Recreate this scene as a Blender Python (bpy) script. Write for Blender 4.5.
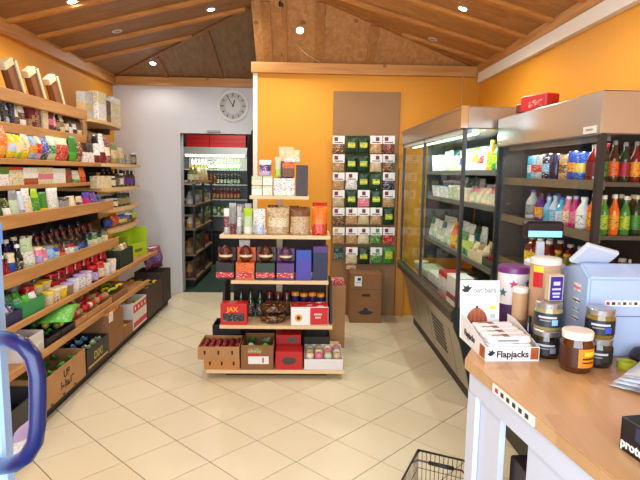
import bpy, bmesh, math, random
from mathutils import Matrix, Vector
PI = math.pi
random.seed(7)
scene = bpy.context.scene
for _o in list(bpy.data.objects):
    bpy.data.objects.remove(_o)
C = scene.collection

# ------------------------------------------------------------------ camera
F_PX, CAM_H = 532.5, 1.57
PITCH, YAW, ROLL = math.radians(7.197), math.radians(1.655), math.radians(-0.922)
_f = Vector((math.sin(YAW)*math.cos(PITCH), math.cos(YAW)*math.cos(PITCH), -math.sin(PITCH)))
_r = Vector((math.cos(YAW), -math.sin(YAW), 0))
_d = _f.cross(_r)
RIGHT = math.cos(ROLL)*_r + math.sin(ROLL)*_d
DOWN = -math.sin(ROLL)*_r + math.cos(ROLL)*_d
FWD = _f
EYE = Vector((0, 0, CAM_H))
cd = bpy.data.cameras.new('camera')
cd.sensor_width = 36; cd.lens = F_PX/640*36; cd.clip_start = 0.02
cam = bpy.data.objects.new('camera', cd); C.objects.link(cam)
cam.matrix_world = Matrix(((RIGHT.x, -DOWN.x, -FWD.x, 0), (RIGHT.y, -DOWN.y, -FWD.y, 0), (RIGHT.z, -DOWN.z, -FWD.z, CAM_H), (0, 0, 0, 1)))
scene.camera = cam

def ray(x, y): return RIGHT*((x-320)/F_PX) + DOWN*((y-240)/F_PX) + FWD
def on_z(x, y, z): d = ray(x, y); return EYE + d*((z-CAM_H)/d.z)
def on_y(x, y, Y): d = ray(x, y); return EYE + d*(Y/d.y)
def on_x(x, y, X): d = ray(x, y); return EYE + d*(X/d.x)
def col_of(p):
    v = Vector(p)-EYE; return 320+F_PX*v.dot(RIGHT)/v.dot(FWD)
def Y_at(x, X, z):                      # the depth at which (X, ?, z) is seen in image column x
    lo, hi = 0.7, 14.0
    s = 1 if X < 0 else -1
    for _ in range(40):
        m = (lo+hi)/2
        if s*(col_of((X, m, z))-x) < 0: lo = m
        else: hi = m
    return lo
def X_at(x, Y, z):
    lo, hi = -6, 6
    for _ in range(40):
        m = (lo+hi)/2
        if col_of((m, Y, z)) < x: lo = m
        else: hi = m
    return lo

# ------------------------------------------------------------------ light
scene.view_settings.view_transform = 'Standard'
scene.view_settings.look = 'None'
scene.view_settings.gamma = 1
scene.view_settings.use_curve_mapping = False
scene.view_settings.exposure = -0.07
scene.cycles.use_denoising = True
scene.cycles.max_bounces = 7
scene.cycles.transparent_max_bounces = 16
scene.cycles.caustics_reflective = False
scene.cycles.caustics_refractive = False
world = bpy.data.worlds.new('world'); scene.world = world; world.use_nodes = True
world.node_tree.nodes['Background'].inputs[0].default_value = (0.62, 0.75, 1.0, 1)
world.node_tree.nodes['Background'].inputs[1].default_value = 0.6

def area(name, loc, target, sx, sy, watt, colr):
    l = bpy.data.lights.new(name, 'AREA'); l.shape = 'RECTANGLE'; l.size = sx; l.size_y = sy
    l.energy = watt; l.color = colr
    o = bpy.data.objects.new(name, l); C.objects.link(o); o.location = loc
    o.rotation_euler = (Vector(target)-Vector(loc)).to_track_quat('-Z', 'Y').to_euler()
    return o
# daylight of the glazed shop front behind the photographer
area('shop_window_daylight', (-0.25, -0.72, 1.35), (-0.25, 5, 1.2), 3.4, 2.1, 190, (0.80, 0.90, 1.0))
LAMP_W = 44
LAMPS_LIT = True

# ------------------------------------------------------------------ colours, materials
def lin(c):
    return tuple(((v/255)/12.92 if v/255 <= 0.04045 else ((v/255+0.055)/1.055)**2.4) for v in c)
PAL = dict(white=(238, 238, 236), cream=(232, 218, 180), beige=(205, 180, 140), tan=(190, 145, 95), brown=(120, 75, 42), darkbrown=(62, 36, 24),
    black=(22, 22, 25), charcoal=(48, 48, 52), grey=(140, 142, 146), silver=(190, 194, 198), red=(200, 28, 30), darkred=(120, 20, 28), crimson=(170, 18, 50),
    pink=(230, 120, 150), magenta=(200, 30, 110), orange=(236, 110, 28), amber=(240, 160, 35), yellow=(245, 210, 50), lime=(170, 205, 40), green=(60, 140, 55),
    brightgreen=(90, 190, 60), darkgreen=(24, 56, 32), olive=(110, 120, 50), teal=(40, 120, 125), cyan=(60, 180, 215), sky=(140, 195, 235), blue=(45, 80, 185),
    navy=(25, 32, 80), purple=(90, 45, 130), violet=(75, 65, 175), lilac=(190, 170, 220), paleblue=(200, 215, 240), palegreen=(195, 215, 180), honey=(150, 75, 20), coffee=(70, 40, 25), khaki=(150, 135, 85))
WORD = dict(darkbrown='dark brown', darkred='dark red', brightgreen='bright green', darkgreen='dark green', paleblue='pale blue', palegreen='pale green')
def cw(c): return WORD.get(c, c)
def L(c): return lin(PAL[c]) if isinstance(c, str) else lin(c)
MC = {}
def newmat(key):
    m = bpy.data.materials.new(key); m.use_nodes = True
    nt = m.node_tree; return m, nt, nt.nodes['Principled BSDF']
def plain(c, rough=0.5, metal=0.0, coat=0.0, bump=0.0, bscale=40, emit=0.0, var=0.0):
    k = ('p', c, rough, metal, coat, bump, bscale, emit, var)
    if k in MC: return MC[k]
    m, nt, b = newmat('plain_'+str(c).replace(' ', ''))
    b.inputs['Base Color'].default_value = (*L(c), 1)
    b.inputs['Roughness'].default_value = rough; b.inputs['Metallic'].default_value = metal
    b.inputs['Coat Weight'].default_value = coat
    if emit:
        b.inputs['Emission Color'].default_value = (*L(c), 1); b.inputs['Emission Strength'].default_value = emit
    if bump or var:
        tc = nt.nodes.new('ShaderNodeTexCoord'); n = nt.nodes.new('ShaderNodeTexNoise'); n.inputs['Scale'].default_value = bscale
        n.inputs['Detail'].default_value = 4
        nt.links.new(tc.outputs['Object'], n.inputs['Vector'])
        if bump:
            bp = nt.nodes.new('ShaderNodeBump'); bp.inputs['Strength'].default_value = bump; bp.inputs['Distance'].default_value = 0.01
            nt.links.new(n.outputs['Fac'], bp.inputs['Height']); nt.links.new(bp.outputs['Normal'], b.inputs['Normal'])
        if var:
            r = nt.nodes.new('ShaderNodeValToRGB'); a = L(c)
            r.color_ramp.elements[0].position = 0.3; r.color_ramp.elements[1].position = 0.7
            r.color_ramp.elements[0].color = (*[v*(1-var) for v in a], 1); r.color_ramp.elements[1].color = (*[min(1, v*(1+var)) for v in a], 1)
            nt.links.new(n.outputs['Fac'], r.inputs['Fac']); nt.links.new(r.outputs['Color'], b.inputs['Base Color'])
    MC[k] = m; return m
def wood(c1, c2, axis='Y', rough=0.5, scale=1.0, planks=0.0, knots=False):
    k = ('w', c1, c2, axis, rough, scale, planks, knots)
    if k in MC: return MC[k]
    m, nt, b = newmat('wood')
    tc = nt.nodes.new('ShaderNodeTexCoord'); mp = nt.nodes.new('ShaderNodeMapping')
    s = [14*scale]*3; s['XYZ'.index(axis)] = 0.9*scale; mp.inputs['Scale'].default_value = s
    nt.links.new(tc.outputs['Object'], mp.inputs['Vector'])
    n = nt.nodes.new('ShaderNodeTexNoise'); n.inputs['Scale'].default_value = 2.2; n.inputs['Detail'].default_value = 5; n.inputs['Distortion'].default_value = 0.6
    nt.links.new(mp.outputs['Vector'], n.inputs['Vector'])
    r = nt.nodes.new('ShaderNodeValToRGB'); r.color_ramp.elements[0].position = 0.32; r.color_ramp.elements[1].position = 0.68
    r.color_ramp.elements[0].color = (*L(c1), 1); r.color_ramp.elements[1].color = (*L(c2), 1)
    nt.links.new(n.outputs['Fac'], r.inputs['Fac'])
    out = r.outputs['Color']
    if knots:
        v = nt.nodes.new('ShaderNodeTexVoronoi'); v.inputs['Scale'].default_value = 5.0
        nt.links.new(tc.outputs['Object'], v.inputs['Vector'])
        lt = nt.nodes.new('ShaderNodeMath'); lt.operation = 'LESS_THAN'; lt.inputs[1].default_value = 0.13
        nt.links.new(v.outputs['Distance'], lt.inputs[0])
        mx = nt.nodes.new('ShaderNodeMix'); mx.data_type = 'RGBA'
        ml = nt.nodes.new('ShaderNodeMath'); ml.operation = 'MULTIPLY'; ml.inputs[1].default_value = 0.6
        nt.links.new(lt.outputs[0], ml.inputs[0]); nt.links.new(ml.outputs[0], mx.inputs['Factor'])
        nt.links.new(out, mx.inputs[6]); mx.inputs[7].default_value = (*[x*0.3 for x in L(c1)], 1)
        out = mx.outputs[2]
    nt.links.new(out, b.inputs['Base Color'])
    b.inputs['Roughness'].default_value = rough
    bp = nt.nodes.new('ShaderNodeBump'); bp.inputs['Strength'].default_value = 0.08; bp.inputs['Distance'].default_value = 0.004
    nt.links.new(n.outputs['Fac'], bp.inputs['Height']); nt.links.new(bp.outputs['Normal'], b.inputs['Normal'])
    MC[k] = m; return m
def printed(c1, c2, c3, style='band', rough=0.4, sc=85):
    """flat print of packaging: a base colour, a band or panel and illegible small print"""
    k = ('pr', c1, c2, c3, style, rough, sc)
    if k in MC: return MC[k]
    m, nt, b = newmat('print_%s_%s_%s' % (c1, c2, c3))
    tc = nt.nodes.new('ShaderNodeTexCoord'); sp = nt.nodes.new('ShaderNodeSeparateXYZ'); nt.links.new(tc.outputs['Generated'], sp.inputs[0])
    r = nt.nodes.new('ShaderNodeValToRGB'); r.color_ramp.interpolation = 'CONSTANT'
    stops = {'band': [(0, c1), (0.3, c2), (0.62, c1)], 'top': [(0, c1), (0.62, c2)], 'bottom': [(0, c2), (0.38, c1)],
             'tri': [(0, c1), (0.28, c2), (0.7, c3)], 'solid': [(0, c1)], 'cap': [(0, c1), (0.82, c2)]}[style]
    e = r.color_ramp.elements
    e[0].position = 0; e[0].color = (*L(stops[0][1]), 1)
    if len(stops) == 1: e.remove(e[1])
    else:
        e[1].position = stops[1][0]; e[1].color = (*L(stops[1][1]), 1)
        for p, c in stops[2:]:
            q = e.new(p); q.color = (*L(c), 1)
    nt.links.new(sp.outputs['Z'], r.inputs['Fac'])
    n = nt.nodes.new('ShaderNodeTexNoise'); n.inputs['Scale'].default_value = sc; n.inputs['Detail'].default_value = 1.5
    oi = nt.nodes.new('ShaderNodeObjectInfo'); va = nt.nodes.new('ShaderNodeVectorMath'); va.operation = 'ADD'
    cm = nt.nodes.new('ShaderNodeMath'); cm.operation = 'MULTIPLY'; cm.inputs[1].default_value = 31.0
    nt.links.new(oi.outputs['Random'], cm.inputs[0]); mpg = nt.nodes.new('ShaderNodeMapping'); mpg.inputs['Scale'].default_value = (0.8, 0.8, 2.4); nt.links.new(tc.outputs['Object'], mpg.inputs['Vector'])
    nt.links.new(mpg.outputs['Vector'], va.inputs[0]); nt.links.new(cm.outputs[0], va.inputs[1])
    nt.links.new(va.outputs[0], n.inputs['Vector'])
    g = nt.nodes.new('ShaderNodeMath'); g.operation = 'GREATER_THAN'; g.inputs[1].default_value = 0.585
    nt.links.new(n.outputs['Fac'], g.inputs[0])
    mx = nt.nodes.new('ShaderNodeMix'); mx.data_type = 'RGBA'
    gm = nt.nodes.new('ShaderNodeMath'); gm.operation = 'MULTIPLY'; gm.inputs[1].default_value = 0.75; nt.links.new(g.outputs[0], gm.inputs[0])
    nt.links.new(gm.outputs[0], mx.inputs['Factor']); nt.links.new(r.outputs['Color'], mx.inputs[6]); mx.inputs[7].default_value = (*L(c3), 1)
    nt.links.new(mx.outputs[2], b.inputs['Base Color']); b.inputs['Roughness'].default_value = rough
    MC[k] = m; return m
def glass(tint=(1, 1, 1), refl=0.09):
    k = ('g', tint, refl)
    if k in MC: return MC[k]
    m = bpy.data.materials.new('clear_glass'); m.use_nodes = True; nt = m.node_tree; nt.nodes.clear()
    o = nt.nodes.new('ShaderNodeOutputMaterial'); mix = nt.nodes.new('ShaderNodeMixShader')
    t = nt.nodes.new('ShaderNodeBsdfTransparent'); t.inputs[0].default_value = (*tint, 1)
    g = nt.nodes.new('ShaderNodeBsdfGlossy'); g.inputs['Roughness'].default_value = 0.03
    fr = nt.nodes.new('ShaderNodeFresnel'); fr.inputs['IOR'].default_value = 1.3+refl
    ge = nt.nodes.new('ShaderNodeNewGeometry'); inv = nt.nodes.new('ShaderNodeMath'); inv.operation = 'SUBTRACT'; inv.inputs[0].default_value = 1.0
    nt.links.new(ge.outputs['Backfacing'], inv.inputs[1])
    ad = nt.nodes.new('ShaderNodeMath'); ad.operation = 'MULTIPLY'; ad.use_clamp = True
    hf = nt.nodes.new('ShaderNodeMath'); hf.operation = 'MULTIPLY'; hf.inputs[1].default_value = 0.45; nt.links.new(fr.outputs[0], hf.inputs[0])
    nt.links.new(hf.outputs[0], ad.inputs[0]); nt.links.new(inv.outputs[0], ad.inputs[1]); nt.links.new(ad.outputs[0], mix.inputs[0])
    nt.links.new(t.outputs[0], mix.inputs[1]); nt.links.new(g.outputs[0], mix.inputs[2]); nt.links.new(mix.outputs[0], o.inputs[0])
    MC[k] = m; return m
STEEL = plain((150, 152, 154), 0.28, 1.0)
CHROME = plain((205, 208, 210), 0.12, 1.0)
DARKMET = plain((38, 39, 41), 0.4, 0.3)
CARD = plain((176, 130, 84), 0.75, bump=0.05, var=0.07, bscale=9)
CARD_D = plain((140, 98, 60), 0.8, var=0.08, bscale=9)
PINE = wood((172, 120, 66), (198, 148, 90), 'Y')
PINE_X = wood((222, 190, 140), (238, 212, 168), 'X')
BLACKP = plain('black', 0.45)
WHITEP = plain('white', 0.45)

# ------------------------------------------------------------------ mesh kit
MESH = {}
def finish(bm, key=None, smooth=False):
    me = bpy.data.meshes.new('mesh'); bm.normal_update(); bm.to_mesh(me); bm.free()
    if smooth:
        for p in me.polygons: p.use_smooth = True
    me.materials.append(None)
    if key: MESH[key] = me
    return me
def add_box(bm, x0, x1, y0, y1, z0, z1, mat=None):
    v = [bm.verts.new(p) for p in ((x0, y0, z0), (x1, y0, z0), (x1, y1, z0), (x0, y1, z0), (x0, y0, z1), (x1, y0, z1), (x1, y1, z1), (x0, y1, z1))]
    if mat is not None:
        for q in v: q.co = mat @ q.co
    return [bm.faces.new([v[i] for i in f]) for f in ((0, 3, 2, 1), (4, 5, 6, 7), (0, 1, 5, 4), (1, 2, 6, 5), (2, 3, 7, 6), (3, 0, 4, 7))]
def add_prism(bm, pts, z0, z1):
    lo = [bm.verts.new((x, y, z0)) for x, y in pts]; hi = [bm.verts.new((x, y, z1)) for x, y in pts]
    n = len(pts)
    fs = [bm.faces.new(lo[::-1]), bm.faces.new(hi)]
    for i in range(n): fs.append(bm.faces.new((lo[i], lo[(i+1) % n], hi[(i+1) % n], hi[i])))
    return fs
def add_tube(bm, pts, r, seg=8, cap=True, up=(0, 0, 1)):
    pts = [Vector(p) for p in pts]; rings = []
    up = Vector(up)
    for i, p in enumerate(pts):
        t = (pts[min(i+1, len(pts)-1)]-pts[max(i-1, 0)]).normalized()
        a = t.cross(up)
        if a.length < 1e-3: a = t.cross(Vector((0, 1, 0)))
        a.normalize(); b = t.cross(a)
        rr = r[i] if isinstance(r, (list, tuple)) else r
        rings.append([bm.verts.new(p+a*rr*math.cos(2*PI*k/seg)+b*rr*math.sin(2*PI*k/seg)) for k in range(seg)])
    for A, B in zip(rings, rings[1:]):
        for k in range(seg): bm.faces.new((A[k], A[(k+1) % seg], B[(k+1) % seg], B[k]))
    if cap: bm.faces.new(rings[0][::-1]); bm.faces.new(rings[-1])
    bmesh.ops.recalc_face_normals(bm, faces=bm.faces)
def m_box(w, d, h, bev=0.002):
    k = ('box', round(w, 3), round(d, 3), round(h, 3), bev)
    if k in MESH: return MESH[k]
    bm = bmesh.new(); add_box(bm, -w/2, w/2, -d/2, d/2, 0, h)
    if bev: bmesh.ops.bevel(bm, geom=bm.edges[:], offset=min(bev, min(w, d, h)*0.3), segments=1, affect='EDGES')
    return finish(bm, k)
def m_lathe(prof, seg=14, smooth=True):
    k = ('lathe', tuple((round(a, 4), round(b, 4)) for a, b in prof), seg)
    if k in MESH: return MESH[k]
    bm = bmesh.new(); rings = []
    for r, z in prof: rings.append([bm.verts.new((r*math.cos(2*PI*i/seg), r*math.sin(2*PI*i/seg), z)) for i in range(seg)])
    for A, B in zip(rings, rings[1:]):
        for i in range(seg): bm.faces.new((A[i], A[(i+1) % seg], B[(i+1) % seg], B[i]))
    bm.faces.new(rings[0][::-1]); bm.faces.new(rings[-1])
    bmesh.ops.remove_doubles(bm, verts=bm.verts, dist=1e-5)
    me = finish(bm, k)
    if smooth:
        for p in me.polygons: p.use_smooth = True
        me.set_sharp_from_angle(angle=math.radians(40))
    return me
def m_pouch(w, d, h, kind='stand', var=0):
    k = ('pouch', round(w, 3), round(d, 3), round(h, 3), kind, var)
    if k in MESH: return MESH[k]
    rnd = random.Random(var*17+3); nu, nv = 8, 9
    ph = [rnd.uniform(0, 6.28) for _ in range(4)]
    bm = bmesh.new(); grids = []
    for s in (-1, 1):
        g = []
        for j in range(nv+1):
            v = j/nv
            if kind == 'stand': t = (1-v**2.2)*0.92+0.03 if v < 0.95 else 0.03
            else: t = max(0.03, math.sin(PI*min(1, max(0, (v-0.04)/0.92)))**0.6)
            row = []
            for i in range(nu+1):
                u = -1+2*i/nu
                th = d/2*t*max(0.0, 1-abs(u)**3.2)**0.6
                wr = 0.004*math.sin(9*u+ph[0]+5*v)*math.sin(7*v+ph[1]+s) * (1 if 0.05 < v < 0.95 else 0.3)
                wd = w/2*(1-0.05*math.sin(PI*v))
                row.append(bm.verts.new((u*wd, s*(th+max(0, abs(th)*0.5+0.001)*0)+wr*(1 if th > 0.003 else 0.4)*s+0.002*math.sin(5*u+ph[2]), v*h)))
            g.append(row)
        grids.append(g)
    a, b = grids
    for j in range(nv):
        for i in range(nu):
            bm.faces.new((a[j][i], a[j][i+1], a[j+1][i+1], a[j+1][i]))
            bm.faces.new((b[j][i+1], b[j][i], b[j+1][i], b[j+1][i+1]))
        bm.faces.new((a[j][0], a[j+1][0], b[j+1][0], b[j][0])); bm.faces.new((a[j+1][nu], a[j][nu], b[j][nu], b[j+1][nu]))
    for i in range(nu):
        bm.faces.new((a[0][i+1], a[0][i], b[0][i], b[0][i+1])); bm.faces.new((a[nv][i], a[nv][i+1], b[nv][i+1], b[nv][i]))
    bmesh.ops.recalc_face_normals(bm, faces=bm.faces)
    return finish(bm, k, True)
def m_tray(w, d, h, t=0.006, front=1.0, slope=0.0):
    k = ('tray', round(w, 3), round(d, 3), round(h, 3), t, front, slope)
    if k in MESH: return MESH[k]
    bm = bmesh.new()
    add_box(bm, -w/2, w/2, -d/2, d/2, 0, t)
    add_box(bm, -w/2, w/2, -d/2, -d/2+t, t, h*front); add_box(bm, -w/2, w/2, d/2-t, d/2, t, h)
    for s in (-1, 1):
        f = add_box(bm, s*w/2-(t if s > 0 else 0), s*w/2+(t if s < 0 else 0), -d/2+t, d/2-t, t, h)
        for face in f:
            for v in face.verts:
                if v.co.z > h-1e-4 and v.co.y < 0: v.co.z = h*front
    return finish(bm, k)
def m_fruit(r, kind=0):
    if kind == 'banana':
        k = ('banana', r)
        if k in MESH: return MESH[k]
        bm = bmesh.new(); n = 7
        add_tube(bm, [(-0.075+0.15*i/n, 0.028*(1-((i/n-.5)*2)**2), 0.016) for i in range(n+1)], [0.004]+[0.013]*(n-1)+[0.005], 6)
        return finish(bm, k, True)
    if kind == 'leaf':
        k = ('leaf', round(r, 3))
        if k in MESH: return MESH[k]
        bm = bmesh.new(); rnd = random.Random(5)
        for q in range(16):
            a = rnd.uniform(0, 6.28); l = r*rnd.uniform(0.65, 1.05); t = rnd.uniform(0.25, 1.2)
            dx, dy, dz = math.cos(a)*math.cos(t), math.sin(a)*math.cos(t), math.sin(t)
            sx, sy = -math.sin(a)*r*0.3, math.cos(a)*r*0.3
            p = [(0, 0, 0), (dx*l*.5+sx, dy*l*.5+sy, dz*l*.55), (dx*l, dy*l, dz*l*0.8), (dx*l*.5-sx, dy*l*.5-sy, dz*l*.55)]
            vs = [bm.verts.new(x) for x in p]; bm.faces.new(vs)
        return finish(bm, k)
    pr = {0: [(0.0, 0.02), (0.45, 0.06), (0.85, 0.45), (1.0, 0.95), (0.9, 1.45), (0.55, 1.82), (0.15, 1.86), (0.0, 1.8)],
          'pepper': [(0.0, 0.03), (0.5, 0.0), (0.72, 0.5), (0.95, 1.4), (0.85, 1.9), (0.35, 2.0), (0.08, 1.9), (0.08, 2.3), (0, 2.3)],
          'egg': [(0.0, 0.0), (0.45, 0.08), (0.8, 0.4), (0.97, 0.9), (0.85, 1.5), (0.55, 2.05), (0.25, 2.35), (0.0, 2.45)]}[kind]
    return m_lathe([(a*r, b*r) for a, b in pr], 12)

def m_arc(r, z0, z1, a0, a1, seg=10):
    """a curved patch on a cylinder of radius r, angles measured from the front (-Y)"""
    bm = bmesh.new(); t = 0.0008
    for i in range(seg):
        a, b = a0+(a1-a0)*i/seg, a0+(a1-a0)*(i+1)/seg
        P = [(rr*math.sin(q), -rr*math.cos(q)) for rr, q in ((r, a), (r, b), (r+t, b), (r+t, a))]
        add_prism(bm, P, z0, z1)
    bmesh.ops.recalc_face_normals(bm, faces=bm.faces)
    return finish(bm)
def ob(name, me, mat=None, parent=None, loc=(0, 0, 0), rz=0.0, rot=None):
    o = bpy.data.objects.new(name, me); C.objects.link(o)
    if mat is not None:
        o.material_slots[0].link = 'OBJECT'; o.material_slots[0].material = mat
    o.parent = parent; o.location = loc
    o.rotation_euler = rot if rot else (0, 0, rz)
    return o
def bx(name, x0, x1, y0, y1, z0, z1, mat, parent=None, bev=0.0):
    """a box given by its extents, origin at its base centre"""
    o = ob(name, m_box(x1-x0, y1-y0, z1-z0, bev), mat, parent, ((x0+x1)/2, (y0+y1)/2, z0)); return o
def tubeob(name, pts, r, mat, parent=None, seg=8, up=(0, 0, 1)):
    bm = bmesh.new(); add_tube(bm, pts, r, seg, True, up); return ob(name, finish(bm, None, True), mat, parent)
def thing(name, label=None, cat=None, loc=(0, 0, 0), rz=0.0, group=None, rot=None):
    o = bpy.data.objects.new(name, None); C.objects.link(o); o.empty_display_size = 0.05
    o.location = loc; o.rotation_euler = rot if rot else (0, 0, rz)
    if label: tag(o, label, cat, group)
    return o
def tag(o, label, cat, group=None):
    o['label'] = label; o['category'] = cat
    if group: o['group'] = group
    return o
def struct(o): o['kind'] = 'structure'; return o
def text(name, s, size, mat, parent, loc, rot, bold=0.0, extrude=0.0006, align='CENTER', sx=1.0):
    cu = bpy.data.curves.new('t', 'FONT'); cu.body = s; cu.size = size; cu.extrude = extrude; cu.offset = bold; cu.align_x = align; cu.resolution_u = 3
    t = bpy.data.objects.new('t', cu); C.objects.link(t)
    bpy.context.view_layer.update()
    me = bpy.data.meshes.new_from_object(t.evaluated_get(bpy.context.evaluated_depsgraph_get()))
    bpy.data.objects.remove(t); me.materials.clear(); me.materials.append(None)
    o = ob(name, me, mat, parent, loc, rot=rot); o.scale = (sx, 1, 1); return o
FRONT = (PI/2, 0, 0)              # text standing upright, read from -Y

ITEMS = []                        # products waiting for their final label
ORD = ['first', 'second', 'third', 'fourth', 'fifth', 'sixth', 'seventh', 'eighth', 'ninth', 'tenth', 'eleventh', 'twelfth', 'thirteenth', 'fourteenth', 'fifteenth', 'sixteenth', 'seventeenth', 'eighteenth', 'nineteenth', 'twentieth']
def item(o, desc, place, cat, end, key):
    ITEMS.append((o, desc, place, cat, end, key)); return o

# ------------------------------------------------------------------ product builders (front faces local -Y)
def product(kind, w, d, h, c1, c2, c3, loc, rz=0.0, var=0):
    """returns (root, category, plain words)"""
    R = random.Random(var*13+5)
    if kind in ('bag', 'pillow'):
        o = ob('snack_bag' if kind == 'pillow' else 'pouch', m_pouch(w, d, h, 'stand' if kind == 'bag' else 'pillow', var % 4), printed(c1, c2, c3, ['band', 'tri', 'bottom'][var % 3], 0.32), None, loc, rz)
        return o, 'bag', '%s and %s %s' % (cw(c1), cw(c2), 'food pouch' if kind == 'bag' else 'snack bag')
    if kind == 'box':
        o = ob('carton', m_box(w, d, h, 0.0025), printed(c1, c2, c3, ['band', 'top', 'cap', 'bottom'][var % 4], 0.5), None, loc, rz)
        return o, 'carton', '%s and %s carton' % (cw(c1), cw(c2))
    if kind == 'plainbox':
        o = ob('carton', m_box(w, d, h, 0.0025), printed(c1, c1, c3, 'solid', 0.5), None, loc, rz)
        return o, 'carton', '%s carton' % cw(c1)
    r = min(w, d)/2*0.97
    root = thing(kind if kind != 'tub' else 'tub', loc=loc, rz=rz)
    if kind == 'jar':
        lh = min(0.018, h*0.16)
        ob('body', m_lathe([(r*0.85, 0), (r, 0.006), (r, h*0.72), (r*0.93, h*0.78), (r*0.86, h-lh)]), plain(c1, 0.15, coat=0.4), root)
        ob('lid', m_lathe([(r*0.9, h-lh), (r*0.92, h-0.003), (r*0.88, h)]), plain(c2, 0.35), root)
        ob('label', m_lathe([(r*1.012, h*0.16), (r*1.012, h*0.66)]), printed(c3, c3, 'charcoal' if c3 not in ('black', 'charcoal', 'navy', 'darkgreen') else 'cream', 'solid', 0.5), root)
        return root, 'jar', '%s-lidded %s jar with %s label' % (cw(c2), cw(c1), cw(c3))
    if kind == 'bottle':
        ob('body', m_lathe([(r*0.85, 0), (r, 0.006), (r, h*0.56), (r*0.88, h*0.64), (r*0.42, h*0.8), (r*0.38, h*0.9)]), plain(c1, 0.12, coat=0.5), root)
        ob('cap', m_lathe([(r*0.46, h*0.9), (r*0.46, h*0.99), (r*0.4, h)]), plain(c2, 0.4), root)
        ob('label', m_lathe([(r*1.012, h*0.14), (r*1.012, h*0.5)]), printed(c3, c3, 'charcoal' if c3 not in ('black', 'charcoal', 'navy', 'darkgreen') else 'cream', 'solid', 0.5), root)
        return root, 'bottle', '%s-capped %s bottle with %s label' % (cw(c2), cw(c1), cw(c3))
    if kind == 'tub':
        ob('body', m_lathe([(r*0.8, 0), (r*0.98, h*0.86)]), printed(c1, c1, c3, 'solid', 0.4), root)
        ob('lid', m_lathe([(r, h*0.86), (r, h*0.98), (r*0.94, h)]), plain(c2, 0.4), root)
        return root, 'tub', '%s-lidded %s tub' % (cw(c2), cw(c1))
    if kind == 'can':
        ob('body', m_lathe([(r*0.88, 0), (r, h*0.06), (r, h*0.92), (r*0.86, h*0.98)]), printed(c1, c2, c3, 'band', 0.25), root)
        ob('lid', m_lathe([(r*0.86, h*0.98), (r*0.84, h)]), CHROME, root)
        return root, 'can', '%s and %s drink can' % (cw(c1), cw(c2))
    if kind == 'carton':
        ob('body', m_box(w, d, h*0.8, 0.002), printed(c1, c2, c3, 'band', 0.4), root)
        bm = bmesh.new()
        v = [bm.verts.new(p) for p in ((-w/2, -d/2, h*.8), (w/2, -d/2, h*.8), (w/2, d/2, h*.8), (-w/2, d/2, h*.8), (-w/2, 0, h), (w/2, 0, h))]
        for f in ((0, 1, 5, 4), (2, 3, 4, 5), (0, 4, 3), (1, 2, 5), (3, 2, 1, 0)): bm.faces.new([v[i] for i in f])
        ob('gable_top', finish(bm), plain(c1, 0.4), root)
        return root, 'carton', '%s gable carton with %s band' % (cw(c1), cw(c2))
    raise ValueError(kind)

def row(place, axis, plane, z, rows, key, end='near end', inset=0.03, zfun=None, rz=None, lim=None):
    """products on one shelf, given by the image columns they span along the shelf's front line.
    axis 'L': shelf front at X = plane on the left wall; 'R': on the right; 'F': facing the camera at Y = plane"""
    n_ = 0
    for it in rows:
        x0, x1, n, kind, c1, c2, c3, h, d = it[:9]
        back = it[9] if len(it) > 9 else 0.0
        lift = it[10] if len(it) > 10 else 0.0
        for i in range(n):
            a, b = x0+(x1-x0)*i/n, x0+(x1-x0)*(i+1)/n
            n_ += 1
            if axis == 'F':
                p0, p1 = X_at(a, plane, z), X_at(b, plane, z)
                loc = ((p0+p1)/2, plane+inset+back+d/2, z+lift); r = 0 if rz is None else rz
            else:
                p0, p1 = sorted((Y_at(a, plane, z), Y_at(b, plane, z)))
                s = -1 if axis == 'L' else 1
                loc = (plane+s*(inset+back+d/2), (p0+p1)/2, z+lift); r = (PI/2 if axis == 'L' else -PI/2) if rz is None else rz
            if lim:
                p0, p1 = max(p0, lim[0]), min(p1, lim[1])
                if p1-p0 < 0.03: continue
                loc = (loc[0], (p0+p1)/2, loc[2]) if axis != 'F' else ((p0+p1)/2, loc[1], loc[2])
            w = max(0.02, (p1-p0)-0.005)
            hh = h*(0.97+0.06*((n_*7) % 5)/5)
            dd = d
            if kind in ('jar', 'bottle', 'tub', 'can'): dd = w = min(w, d*1.25)
            if zfun: loc = (loc[0], loc[1], zfun(loc[1], loc[0]))
            o, cat, words = product(kind, round(w, 3), dd, round(hh, 3), c1, c2, c3, loc, r, n_)
            item(o, words, place, cat, end, key)

# ================================================================== the room
XL, XR, YB, YM, YF, XM = -2.40, 1.85, 6.84, 5.80, -0.85, -0.53      # left, right, white back wall, orange wall, shop front, orange wall's end
EAVE = 2.70
ORANGE = plain((226, 155, 36), 0.6, bump=0.04, bscale=60, var=0.03)
WHITEWALL = plain((216, 219, 226), 0.65, bump=0.04, bscale=50)
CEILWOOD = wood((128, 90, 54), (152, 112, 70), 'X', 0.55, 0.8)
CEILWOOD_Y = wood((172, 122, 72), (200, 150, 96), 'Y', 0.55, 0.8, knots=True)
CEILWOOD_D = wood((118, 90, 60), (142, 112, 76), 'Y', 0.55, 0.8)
BATTEN = wood((176, 112, 46), (206, 142, 66), 'X', 0.5)
BEAM = wood((176, 118, 56), (208, 150, 82), 'Y', 0.5, 0.8)
BEAM_X = wood((186, 128, 62), (216, 158, 88), 'X', 0.5, 0.8, knots=True)

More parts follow.
